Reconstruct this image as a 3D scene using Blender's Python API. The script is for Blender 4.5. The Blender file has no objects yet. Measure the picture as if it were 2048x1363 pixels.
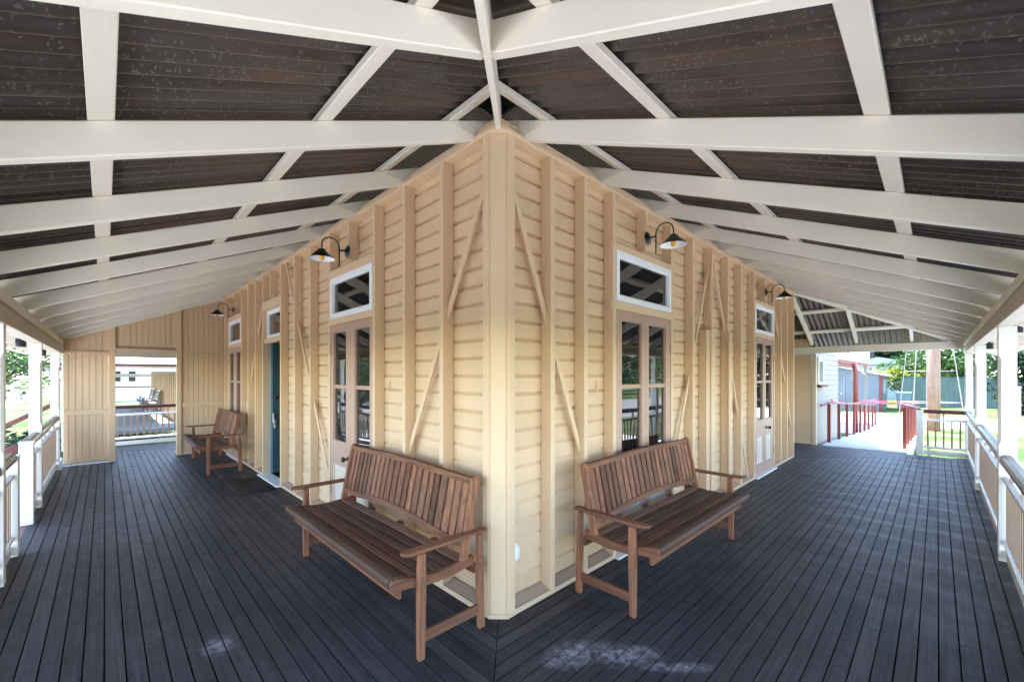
import bpy, bmesh, math, random
from mathutils import Vector, Matrix, noise as mnoise
R = math.radians
random.seed(7)
sc = bpy.context.scene
COL = sc.collection

# ------------------------------------------------------------------ materials
def newmat(name):
    m = bpy.data.materials.new(name); m.use_nodes = True
    nt = m.node_tree; b = nt.nodes['Principled BSDF']
    return m, nt, b
def N(nt, t, **kw):
    n = nt.nodes.new(t)
    for k, v in kw.items():
        if k in n.inputs.keys(): n.inputs[k].default_value = v
        else: setattr(n, k, v)
    return n
def ln(nt, a, b): nt.links.new(a, b)
def ramp(nt, fac, stops):
    r = nt.nodes.new('ShaderNodeValToRGB')
    e = r.color_ramp.elements
    while len(e) < len(stops): e.new(0.5)
    for el, (p, c) in zip(e, stops):
        el.position = p; el.color = (*c, 1) if len(c) == 3 else c
    ln(nt, fac, r.inputs['Fac']); return r
def objco(nt, scale=(1, 1, 1), rot=0):
    tc = nt.nodes.new('ShaderNodeTexCoord'); mp = nt.nodes.new('ShaderNodeMapping')
    mp.inputs['Scale'].default_value = scale; mp.inputs['Rotation'].default_value = (0, 0, rot)
    ln(nt, tc.outputs['Object'], mp.inputs['Vector']); return mp.outputs['Vector']
def mixc(nt, fac, a, b, mode='MIX'):
    m = nt.nodes.new('ShaderNodeMix'); m.data_type = 'RGBA'; m.blend_type = mode
    for s, v in ((0, fac), (6, a), (7, b)):
        if hasattr(v, 'is_output'): ln(nt, v, m.inputs[s])
        else: m.inputs[s].default_value = v if s == 0 else (*v, 1)
    return m.outputs[2]
def bump(nt, b, h, strength=.2, dist=.004):
    bp = N(nt, 'ShaderNodeBump', Strength=strength, Distance=dist)
    ln(nt, h, bp.inputs['Height']); ln(nt, bp.outputs['Normal'], b.inputs['Normal'])

def painted(name, c, rough=.45, dirt=.12, grain=(6, 6, 60), dirtc=None, spec=.4, island=0):
    """brush-painted timber: faint grain in the bump, blotchy dirt"""
    m, nt, b = newmat(name)
    v = objco(nt)
    n1 = N(nt, 'ShaderNodeTexNoise', Scale=2.3, Detail=6.0, Roughness=.65); ln(nt, v, n1.inputs['Vector'])
    g = objco(nt, grain)
    n2 = N(nt, 'ShaderNodeTexNoise', Scale=3.0, Detail=4.0, Roughness=.6); ln(nt, g, n2.inputs['Vector'])
    n3 = N(nt, 'ShaderNodeTexNoise', Scale=38.0, Detail=2.0); ln(nt, v, n3.inputs['Vector'])
    dc = dirtc or tuple(x * .55 for x in c)
    f = ramp(nt, n1.outputs['Fac'], [(.35, (0, 0, 0)), (.8, (dirt * 2.2,) * 3)])
    c1 = mixc(nt, f.outputs['Color'], c, dc)
    f2 = ramp(nt, n2.outputs['Fac'], [(.3, (.965,) * 3), (.7, (1.015,) * 3)])
    c2 = mixc(nt, 1.0, c1, f2.outputs['Color'], 'MULTIPLY')
    f3 = ramp(nt, n3.outputs['Fac'], [(.72, (0, 0, 0)), (.8, (.35 * dirt / .12,) * 3)])
    c3 = mixc(nt, f3.outputs['Color'], c2, dc)
    if island:
        ge = nt.nodes.new('ShaderNodeNewGeometry')
        il = ramp(nt, ge.outputs['Random Per Island'], [(0, (1 - island, 1 - island, 1 - island * 1.5)), (1, (1 + island, 1 + island, 1 + island))])
        c3 = mixc(nt, 1.0, c3, il.outputs['Color'], 'MULTIPLY')
    ln(nt, c3, b.inputs['Base Color'])
    b.inputs['Roughness'].default_value = rough
    b.inputs['Specular IOR Level'].default_value = spec
    bump(nt, b, n2.outputs['Fac'], .12, .002)
    return m

def plain(name, c, rough=.5, metal=0, var=.15, scale=8, bmp=.1):
    m, nt, b = newmat(name)
    n1 = N(nt, 'ShaderNodeTexNoise', Scale=float(scale), Detail=5.0, Roughness=.6); ln(nt, objco(nt), n1.inputs['Vector'])
    f = ramp(nt, n1.outputs['Fac'], [(.25, tuple(x * (1 - var) for x in c)), (.75, tuple(min(1, x * (1 + var)) for x in c))])
    ln(nt, f.outputs['Color'], b.inputs['Base Color'])
    b.inputs['Roughness'].default_value = rough; b.inputs['Metallic'].default_value = metal
    if bmp: bump(nt, b, n1.outputs['Fac'], bmp, .003)
    return m

def wood(name, dark, light, grainscale=(2.2, 60, 60), rough=.66, island=.5, grey=None):
    """bare hardwood, one tint per slat"""
    m, nt, b = newmat(name)
    geo = nt.nodes.new('ShaderNodeNewGeometry')
    v = objco(nt, grainscale)
    ad = nt.nodes.new('ShaderNodeVectorMath'); ad.operation = 'ADD'
    sc_ = nt.nodes.new('ShaderNodeVectorMath'); sc_.operation = 'SCALE'
    cmb = nt.nodes.new('ShaderNodeCombineXYZ')
    for i in range(3): ln(nt, geo.outputs['Random Per Island'], cmb.inputs[i])
    ln(nt, cmb.outputs[0], sc_.inputs[0]); sc_.inputs['Scale'].default_value = 37.0
    ln(nt, v, ad.inputs[0]); ln(nt, sc_.outputs[0], ad.inputs[1])
    n1 = N(nt, 'ShaderNodeTexNoise', Scale=1.0, Detail=6.0, Roughness=.65, Distortion=.6); ln(nt, ad.outputs[0], n1.inputs['Vector'])
    f = ramp(nt, n1.outputs['Fac'], [(.28, dark), (.5, tuple((a + d) / 2 for a, d in zip(dark, light))), (.75, light)])
    isl = ramp(nt, geo.outputs['Random Per Island'], [(0, (1 - island * .6,) * 3), (1, (1 + island,) * 3)])
    c = mixc(nt, 1.0, f.outputs['Color'], isl.outputs['Color'], 'MULTIPLY')
    n2 = N(nt, 'ShaderNodeTexNoise', Scale=3.5, Detail=5.0); ln(nt, objco(nt), n2.inputs['Vector'])
    gf = ramp(nt, n2.outputs['Fac'], [(.42, (0, 0, 0)), (.75, (.55,) * 3)])
    c = mixc(nt, gf.outputs['Color'], c, grey or (.16, .12, .10))
    ln(nt, c, b.inputs['Base Color']); b.inputs['Roughness'].default_value = rough
    b.inputs['Specular IOR Level'].default_value = .22
    bump(nt, b, n1.outputs['Fac'], .35, .002)
    return m

M = {}
M['cream'] = painted('cream_paint', (.675, .478, .302), .5, .08, (40, 40, 4))
M['clad'] = painted('cladding_paint', (.675, .478, .302), .5, .10, (3, 3, 60), island=.05)
M['cream_h'] = painted('cream_board_paint', (.675, .478, .302), .5, .08, (3, 3, 60))
M['beamp'] = painted('shaded_beam_paint', (.50, .435, .355), .5, .1, (3, 3, 60))  # cream paint greyed down, the beams' dimmer light put into the colour
M['white'] = painted('white_timber_paint', (.80, .78, .74), .45, .07, (4, 4, 50))
M['offwhite'] = painted('rafter_paint', (.79, .722, .612), .5, .05, (3, 3, 60), dirtc=(.58, .52, .42))
M['sash'] = painted('sash_white_paint', (.82, .82, .81), .35, .04)
M['pink'] = painted('door_pink_paint', (.47, .30, .225), .4, .1, (40, 40, 4))
M['pinkpanel'] = painted('door_panel_paint', (.66, .55, .45), .4, .08, (40, 40, 4))
M['sill'] = painted('sill_paint', (.42, .30, .225), .6, .25)
M['maroon'] = painted('maroon_paint', (.12, .024, .022), .4, .2)
M['redpaint'] = painted('red_paint', (.22, .042, .03), .4, .12)
M['handrail'] = painted('handrail_paint', (.13, .07, .055), .38, .3, (60, 6, 60), dirtc=(.25, .2, .18))
M['balus'] = painted('baluster_paint', (.36, .245, .165), .5, .2, (40, 40, 4))
M['teal'] = painted('teal_door_paint', (.055, .115, .14), .4, .2, (40, 40, 4))
M['tealedge'] = painted('teal_edge_paint', (.21, .33, .40), .5, .35, (40, 40, 4))
M['wood'] = wood('bench_hardwood', (.058, .021, .011), (.25, .106, .054), island=.45, grey=(.12, .070, .048))
M['woodx'] = wood('bench_hardwood_upright', (.060, .021, .011), (.285, .122, .062), (60, 60, 2.2), island=.7, grey=(.12, .075, .056))
M['woody'] = wood('bench_hardwood_cross', (.064, .023, .012), (.24, .10, .051), (60, 2.2, 60), island=.35, grey=(.11, .070, .052))
M['woodseat'] = wood('bench_seat_hardwood', (.055, .023, .014), (.20, .096, .059), (2.2, 60, 60), island=.6, grey=(.085, .062, .053))
M['greywood'] = wood('weathered_bench_wood', (.10, .10, .10), (.22, .21, .21), (60, 60, 2), island=.3)
M['blackmetal'] = plain('dark_green_enamel', (.007, .024, .018), .3, 0, .2, 20, .03)
M['lampwhite'] = plain('lamp_white_enamel', (.8, .8, .8), .3, 0, .03, 20, 0)
M['bulb'] = plain('amber_bulb', (.75, .36, .05), .25, 0, .1, 30, 0)
M['black'] = plain('black_plastic', (.01, .011, .012), .45, 0, .2, 20, .05)
M['rubber'] = plain('black_rubber', (.005, .006, .007), .55, 0, .3, 25, .1)
M['brass'] = plain('dark_bronze', (.05, .03, .022), .3, .7, .2, 30, .03)
M['steel'] = plain('dull_steel', (.55, .55, .55), .35, .8, .1, 30, .03)
M['screw'] = plain('galvanised_screw', (.20, .18, .16), .4, .8, .1, 30, 0)
M['wire'] = plain('galvanised_wire', (.42, .37, .29), .5, .2, .1, 30, 0)
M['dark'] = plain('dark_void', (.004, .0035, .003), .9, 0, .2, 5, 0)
M['plastic'] = plain('white_plastic', (.8, .83, .85), .35, 0, .03, 20, 0)
M['concrete'] = plain('pale_concrete', (.50, .495, .485), .85, 0, .12, 1.6, .3)
M['asphalt'] = plain('road_asphalt', (.16, .15, .145), .9, 0, .15, 3, .3)
M['yellow'] = plain('yellow_paint', (.75, .45, .06), .6, 0, .12, 12, .05)
M['pole'] = wood('power_pole_timber', (.20, .105, .066), (.36, .22, .15), (14, 14, .9), .75, .1, grey=(.34, .27, .225))
M['galv'] = plain('galvanised_pipe', (.25, .235, .22), .5, .3, .12, 12, .05)
M['bin'] = plain('bin_plastic', (.11, .19, .205), .5, 0, .1, 10, .05)
M['tape'] = plain('red_tape', (.75, .05, .10), .45, 0, .2, 6, .05)
M['bark'] = plain('tree_bark', (.10, .075, .058), .9, 0, .35, 9, .6)
M['housewhite'] = painted('house_white_paint', (.75, .75, .72), .6, .08)
M['shedwhite'] = plain('shed_white_sheet', (.30, .34, .355), .5, .1, .06, 3, .05)
M['roofmetal'] = plain('pale_roof_metal', (.36, .36, .355), .5, .3, .1, 3, .1)
M['winblue'] = plain('blue_sign_face', (.02, .07, .32), .4, 0, .05, 5, 0)
M['maroonstep'] = painted('step_paint', (.24, .075, .075), .5, .25)
M['hutboard'] = painted('hut_weatherboard_paint', (.31, .27, .22), .55, .07, (3, 3, 60))

def glass_mat():
    m, nt, b = newmat('old_window_glass')
    b.inputs['Base Color'].default_value = (.008, .010, .011, 1)
    b.inputs['Roughness'].default_value = .015
    b.inputs['IOR'].default_value = 2.2
    n = N(nt, 'ShaderNodeTexNoise', Scale=2.6, Detail=1.0); ln(nt, objco(nt), n.inputs['Vector'])
    bump(nt, b, n.outputs['Fac'], .25, .006)
    return m
M['glass'] = glass_mat()

def deck_mat():
    m, nt, b = newmat('stained_deck_boards')
    tc = nt.nodes.new('ShaderNodeTexCoord'); P = tc.outputs['Object']
    geo = nt.nodes.new('ShaderNodeNewGeometry'); isl = geo.outputs['Random Per Island']
    n1 = N(nt, 'ShaderNodeTexNoise', Scale=1.7, Detail=7.0, Roughness=.62); ln(nt, P, n1.inputs['Vector'])
    n2 = N(nt, 'ShaderNodeTexNoise', Scale=9.0, Detail=6.0, Roughness=.7); ln(nt, P, n2.inputs['Vector'])
    n3 = N(nt, 'ShaderNodeTexNoise', Scale=70.0, Detail=3.0, Roughness=.7); ln(nt, P, n3.inputs['Vector'])
    base = ramp(nt, n1.outputs['Fac'], [(.3, (.030, .028, .0315)), (.55, (.042, .0395, .043)), (.78, (.060, .055, .058))])
    ic = ramp(nt, isl, [(0, (.70, .70, .74)), (.35, (.95, .92, .92)), (.7, (1.05, 1.0, .98)), (1, (1.42, 1.32, 1.26))])
    c = mixc(nt, 1.0, base.outputs['Color'], ic.outputs['Color'], 'MULTIPLY')
    n0 = N(nt, 'ShaderNodeTexNoise', Scale=.75, Detail=6.0, Roughness=.68, Distortion=.8); ln(nt, P, n0.inputs['Vector'])
    du = ramp(nt, n0.outputs['Fac'], [(.44, (0, 0, 0)), (.72, (.55,) * 3)])
    c = mixc(nt, du.outputs['Color'], c, (.066, .063, .066))
    sd_ = nt.nodes.new('ShaderNodeSeparateXYZ'); ln(nt, P, sd_.inputs[0])
    df = nt.nodes.new('ShaderNodeMath'); df.operation = 'GREATER_THAN'; ln(nt, sd_.outputs['Y'], df.inputs[0]); ln(nt, sd_.outputs['X'], df.inputs[1])
    off_ = nt.nodes.new('ShaderNodeVectorMath'); off_.operation = 'SCALE'; cb_ = nt.nodes.new('ShaderNodeCombineXYZ')
    for q in range(3): ln(nt, isl, cb_.inputs[q])
    ln(nt, cb_.outputs[0], off_.inputs[0]); off_.inputs['Scale'].default_value = 23.0
    gr = []
    for st in ((1.6, 55, 1), (55, 1.6, 1)):
        av = nt.nodes.new('ShaderNodeVectorMath'); av.operation = 'ADD'; ln(nt, objco(nt, st), av.inputs[0]); ln(nt, off_.outputs[0], av.inputs[1])
        gn = N(nt, 'ShaderNodeTexNoise', Scale=1.0, Detail=6.0, Roughness=.7, Distortion=.5); ln(nt, av.outputs[0], gn.inputs['Vector']); gr.append(gn.outputs['Fac'])
    gm = N(nt, 'ShaderNodeMix'); ln(nt, df.outputs[0], gm.inputs[0]); ln(nt, gr[0], gm.inputs[2]); ln(nt, gr[1], gm.inputs[3])
    gc = ramp(nt, gm.outputs[0], [(.30, (.62, .60, .60)), (.5, (1, 1, 1)), (.72, (1.75, 1.66, 1.6))])
    c = mixc(nt, 1.0, c, gc.outputs['Color'], 'MULTIPLY')
    # reddish bare patches
    rf = ramp(nt, n2.outputs['Fac'], [(.58, (0, 0, 0)), (.78, (.5,) * 3)])
    c = mixc(nt, rf.outputs['Color'], c, (.052, .034, .031))
    ff = ramp(nt, n3.outputs['Fac'], [(.3, (.8,) * 3), (.7, (1.2,) * 3)])
    c = mixc(nt, 1.0, c, ff.outputs['Color'], 'MULTIPLY')
    # chalky dust stains that lie on the deck
    def blob(cx, cy, rx, ry, rot):
        mp = nt.nodes.new('ShaderNodeMapping'); mp.vector_type = 'TEXTURE'
        mp.inputs['Location'].default_value = (cx, cy, 0); mp.inputs['Rotation'].default_value = (0, 0, rot)
        mp.inputs['Scale'].default_value = (rx, ry, 1)
        ad = nt.nodes.new('ShaderNodeVectorMath'); ad.operation = 'ADD'
        dn = N(nt, 'ShaderNodeTexNoise', Scale=5.0, Detail=5.0, Roughness=.7); ln(nt, P, dn.inputs['Vector'])
        su = nt.nodes.new('ShaderNodeVectorMath'); su.operation = 'MULTIPLY_ADD'
        ln(nt, dn.outputs['Color'], su.inputs[0]); su.inputs[1].default_value = (1.7, 1.7, 0); su.inputs[2].default_value = (-.85, -.85, 0)
        ln(nt, P, mp.inputs['Vector']); ln(nt, mp.outputs[0], ad.inputs[0]); ln(nt, su.outputs[0], ad.inputs[1])
        le = nt.nodes.new('ShaderNodeVectorMath'); le.operation = 'LENGTH'; ln(nt, ad.outputs[0], le.inputs[0])
        mr = N(nt, 'ShaderNodeMapRange'); mr.inputs[1].default_value = 1.0; mr.inputs[2].default_value = .35
        ln(nt, le.outputs['Value'], mr.inputs[0]); return mr.outputs[0]
    tot = None
    for a in ((.14, -.50, .27, .12, R(-25)), (.31, -.69, .27, .095, R(-38)), (.42, -.93, .22, .05, R(-45)), (-1.26, .96, .085, .12, R(20)), (-.02, -.45, .07, .04, 0)):
        o = blob(*a)
        if tot is None: tot = o
        else:
            mx = nt.nodes.new('ShaderNodeMath'); mx.operation = 'MAXIMUM'; ln(nt, tot, mx.inputs[0]); ln(nt, o, mx.inputs[1]); tot = mx.outputs[0]
    sn = N(nt, 'ShaderNodeTexNoise', Scale=22.0, Detail=6.0, Roughness=.75); ln(nt, P, sn.inputs['Vector'])
    sr = ramp(nt, sn.outputs['Fac'], [(.40, (0, 0, 0)), (.66, (.8,) * 3)])
    sm = nt.nodes.new('ShaderNodeMath'); sm.operation = 'MULTIPLY'; ln(nt, tot, sm.inputs[0]); ln(nt, sr.outputs['Color'], sm.inputs[1])
    # dusty wear over the joists, across the boards of the right-hand side
    sx = nt.nodes.new('ShaderNodeSeparateXYZ'); ln(nt, P, sx.inputs[0])
    wv = nt.nodes.new('ShaderNodeMath'); wv.operation = 'MULTIPLY_ADD'; ln(nt, sx.outputs['X'], wv.inputs[0]); wv.inputs[1].default_value = 2 * math.pi / .52
    ds = nt.nodes.new('ShaderNodeMath'); ds.operation = 'MULTIPLY'; ln(nt, n1.outputs['Fac'], ds.inputs[0]); ds.inputs[1].default_value = 5.0
    ln(nt, ds.outputs[0], wv.inputs[2])
    si = nt.nodes.new('ShaderNodeMath'); si.operation = 'SINE'; ln(nt, wv.outputs[0], si.inputs[0])
    wr = ramp(nt, si.outputs[0], [(.45, (0, 0, 0)), (1.0, (1, 1, 1))])
    mxr = N(nt, 'ShaderNodeMapRange'); mxr.inputs[1].default_value = 1.6; mxr.inputs[2].default_value = 4.5; ln(nt, sx.outputs['X'], mxr.inputs[0])
    myr = N(nt, 'ShaderNodeMapRange'); myr.inputs[1].default_value = -.6; myr.inputs[2].default_value = -1.3; ln(nt, sx.outputs['Y'], myr.inputs[0])
    w1 = nt.nodes.new('ShaderNodeMath'); w1.operation = 'MULTIPLY'; ln(nt, wr.outputs['Color'], w1.inputs[0]); ln(nt, mxr.outputs[0], w1.inputs[1])
    w2 = nt.nodes.new('ShaderNodeMath'); w2.operation = 'MULTIPLY'; ln(nt, w1.outputs[0], w2.inputs[0]); ln(nt, myr.outputs[0], w2.inputs[1])
    wn = ramp(nt, n2.outputs['Fac'], [(.40, (0, 0, 0)), (.70, (.55,) * 3)])
    w3 = nt.nodes.new('ShaderNodeMath'); w3.operation = 'MULTIPLY'; ln(nt, w2.outputs[0], w3.inputs[0]); ln(nt, wn.outputs['Color'], w3.inputs[1])
    # flecks
    vo = N(nt, 'ShaderNodeTexVoronoi', Scale=9.0); ln(nt, P, vo.inputs['Vector'])
    vf = ramp(nt, vo.outputs['Distance'], [(.02, (.5,) * 3), (.05, (0, 0, 0))])
    s1 = nt.nodes.new('ShaderNodeMath'); s1.operation = 'ADD'; ln(nt, sm.outputs[0], s1.inputs[0]); ln(nt, w3.outputs[0], s1.inputs[1]); s1.use_clamp = True
    c = mixc(nt, s1.outputs[0], c, (.40, .39, .41))
    c = mixc(nt, vf.outputs['Color'], c, (.08, .078, .085))
    ln(nt, c, b.inputs['Base Color'])
    rr = ramp(nt, n2.outputs['Fac'], [(.3, (.45,) * 3), (.7, (.66,) * 3)])
    ln(nt, rr.outputs['Color'], b.inputs['Roughness'])
    b.inputs['Specular IOR Level'].default_value = .18
    ad2 = nt.nodes.new('ShaderNodeMath'); ad2.operation = 'ADD'; ln(nt, n3.outputs['Fac'], ad2.inputs[0]); ln(nt, n2.outputs['Fac'], ad2.inputs[1])
    bump(nt, b, ad2.outputs[0], .25, .002)
    return m
M['deck'] = deck_mat()

def rotated(nt, sx, sy, ra):
    """object coordinates turned in plan, then stretched"""
    mp = nt.nodes.new('ShaderNodeMapping'); mp.inputs['Scale'].default_value = (sx, sy, 30)
    ln(nt, objco(nt, (1, 1, 1), ra), mp.inputs['Vector']); return mp.outputs['Vector']
def iron_mat(name, along):
    """old galvanised iron: dull brown-grey, rust running down the sheet, pale flaking spangle"""
    m, nt, b = newmat(name)
    v = objco(nt)
    st = (.7, 11.5, 1) if along == 'x' else (11.5, .7, 1)
    n1 = N(nt, 'ShaderNodeTexNoise', Scale=1.0, Detail=5.0, Roughness=.6); ln(nt, objco(nt, st), n1.inputs['Vector'])
    base = ramp(nt, n1.outputs['Fac'], [(.30, (.050, .033, .025)), (.44, (.082, .064, .054)), (.56, (.090, .074, .066)), (.70, (.135, .070, .042))])
    nb = N(nt, 'ShaderNodeTexNoise', Scale=1.3, Detail=7.0, Roughness=.7); ln(nt, v, nb.inputs['Vector'])
    bl = ramp(nt, nb.outputs['Fac'], [(.3, (.72, .66, .62)), (.5, (1, 1, 1)), (.7, (1.25, 1.2, 1.2))])
    c = mixc(nt, 1.0, base.outputs['Color'], bl.outputs['Color'], 'MULTIPLY')
    nd = N(nt, 'ShaderNodeTexNoise', Scale=70.0, Detail=3.0); ln(nt, v, nd.inputs['Vector'])
    n4 = N(nt, 'ShaderNodeTexNoise', Scale=3.0, Detail=4.0, Roughness=.6); ln(nt, v, n4.inputs['Vector'])
    for (sx, sy), ra, lo, hi, amt in (((38, 88), .6, .42, .54, .85), ((40, 92), -.75, .42, .54, .85), ((36, 86), 1.45, .42, .54, .7), ((26, 24), .3, .36, .46, .35)):
        vo = N(nt, 'ShaderNodeTexVoronoi', Scale=1.0, Randomness=1.0); ln(nt, rotated(nt, sx, sy, ra), vo.inputs['Vector'])
        sub = nt.nodes.new('ShaderNodeMath'); sub.operation = 'MULTIPLY_ADD'; ln(nt, nd.outputs['Fac'], sub.inputs[0]); sub.inputs[1].default_value = .5; ln(nt, vo.outputs['Distance'], sub.inputs[2])
        fl = ramp(nt, sub.outputs[0], [(lo, (1, 1, 1)), (hi, (0, 0, 0))])
        m4 = ramp(nt, n4.outputs['Fac'], [(.38, (.10,) * 3), (.60, (amt,) * 3)])
        hs = nt.nodes.new('ShaderNodeSeparateColor'); ln(nt, vo.outputs['Color'], hs.inputs[0])
        pk = ramp(nt, hs.outputs[0], [(.55, (0, 0, 0)), (.62, (1, 1, 1))])
        mu = nt.nodes.new('ShaderNodeMath'); mu.operation = 'MULTIPLY'; ln(nt, fl.outputs['Color'], mu.inputs[0]); ln(nt, m4.outputs['Color'], mu.inputs[1])
        mu2 = nt.nodes.new('ShaderNodeMath'); mu2.operation = 'MULTIPLY'; ln(nt, mu.outputs[0], mu2.inputs[0]); ln(nt, pk.outputs['Color'], mu2.inputs[1])
        c = mixc(nt, mu2.outputs[0], c, (.205, .182, .163))
    ln(nt, c, b.inputs['Base Color'])
    rr = ramp(nt, nd.outputs['Fac'], [(.35, (.36,) * 3), (.65, (.48,) * 3)])
    ln(nt, rr.outputs['Color'], b.inputs['Roughness'])
    b.inputs['Metallic'].default_value = .5
    bump(nt, b, nb.outputs['Fac'], .1, .004)
    return m
M['iron'] = iron_mat('rusty_corrugated_iron', 'x')
M['irony'] = iron_mat('rusty_corrugated_iron_cross', 'y')

def grass_mat():
    m, nt, b = newmat('dry_lawn')
    v = objco(nt)
    n1 = N(nt, 'ShaderNodeTexNoise', Scale=.55, Detail=8.0, Roughness=.65); ln(nt, v, n1.inputs['Vector'])
    n2 = N(nt, 'ShaderNodeTexNoise', Scale=18.0, Detail=5.0, Roughness=.7); ln(nt, v, n2.inputs['Vector'])
    a = ramp(nt, n1.outputs['Fac'], [(.38, (.03, .06, .018)), (.54, (.085, .125, .04)), (.70, (.22, .22, .14))])
    f = ramp(nt, n2.outputs['Fac'], [(.3, (.6,) * 3), (.7, (1.35,) * 3)])
    c = mixc(nt, 1.0, a.outputs['Color'], f.outputs['Color'], 'MULTIPLY')
    ln(nt, c, b.inputs['Base Color']); b.inputs['Roughness'].default_value = .95
    b.inputs['Specular IOR Level'].default_value = .1
    bump(nt, b, n2.outputs['Fac'], .8, .03)
    return m
M['lawn'] = grass_mat()

def leaf_mat(name, c1, c2, c3):
    m, nt, b = newmat(name)
    geo = nt.nodes.new('ShaderNodeNewGeometry')
    f = ramp(nt, geo.outputs['Random Per Island'], [(0, c1), (.55, c2), (1, c3)])
    ln(nt, f.outputs['Color'], b.inputs['Base Color'])
    b.inputs['Roughness'].default_value = .45
    tr = N(nt, 'ShaderNodeBsdfTranslucent'); ln(nt, f.outputs['Color'], tr.inputs['Color'])
    mx = nt.nodes.new('ShaderNodeMixShader'); mx.inputs[0].default_value = .3
    out = nt.nodes['Material Output']
    ln(nt, b.outputs[0], mx.inputs[1]); ln(nt, tr.outputs[0], mx.inputs[2]); ln(nt, mx.outputs[0], out.inputs['Surface'])
    return m
M['leaf'] = leaf_mat('green_leaves', (.02, .055, .012), (.045, .10, .02), (.10, .18, .035))
M['leafdark'] = leaf_mat('dark_leaves', (.008, .028, .010), (.016, .048, .015), (.045, .09, .025))
M['leafyellow'] = leaf_mat('yellow_leaves', (.22, .26, .04), (.36, .38, .06), (.5, .48, .10))

def fence_mat(name, c, pitch=.2, axis='Y'):
    m, nt, b = newmat(name)
    n1 = N(nt, 'ShaderNodeTexNoise', Scale=1.5, Detail=5.0); ln(nt, objco(nt), n1.inputs['Vector'])
    f = ramp(nt, n1.outputs['Fac'], [(.3, tuple(x * .85 for x in c)), (.7, tuple(x * 1.15 for x in c))])
    ln(nt, f.outputs['Color'], b.inputs['Base Color']); b.inputs['Roughness'].default_value = .5
    return m
M['fence'] = fence_mat('green_fence_sheet', (.085, .135, .118))
M['shed'] = fence_mat('grey_shed_sheet', (.125, .14, .165))
M['brick'] = plain('dark_soil', (.05, .04, .03), .95, 0, .3, 6, .4)

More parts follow.
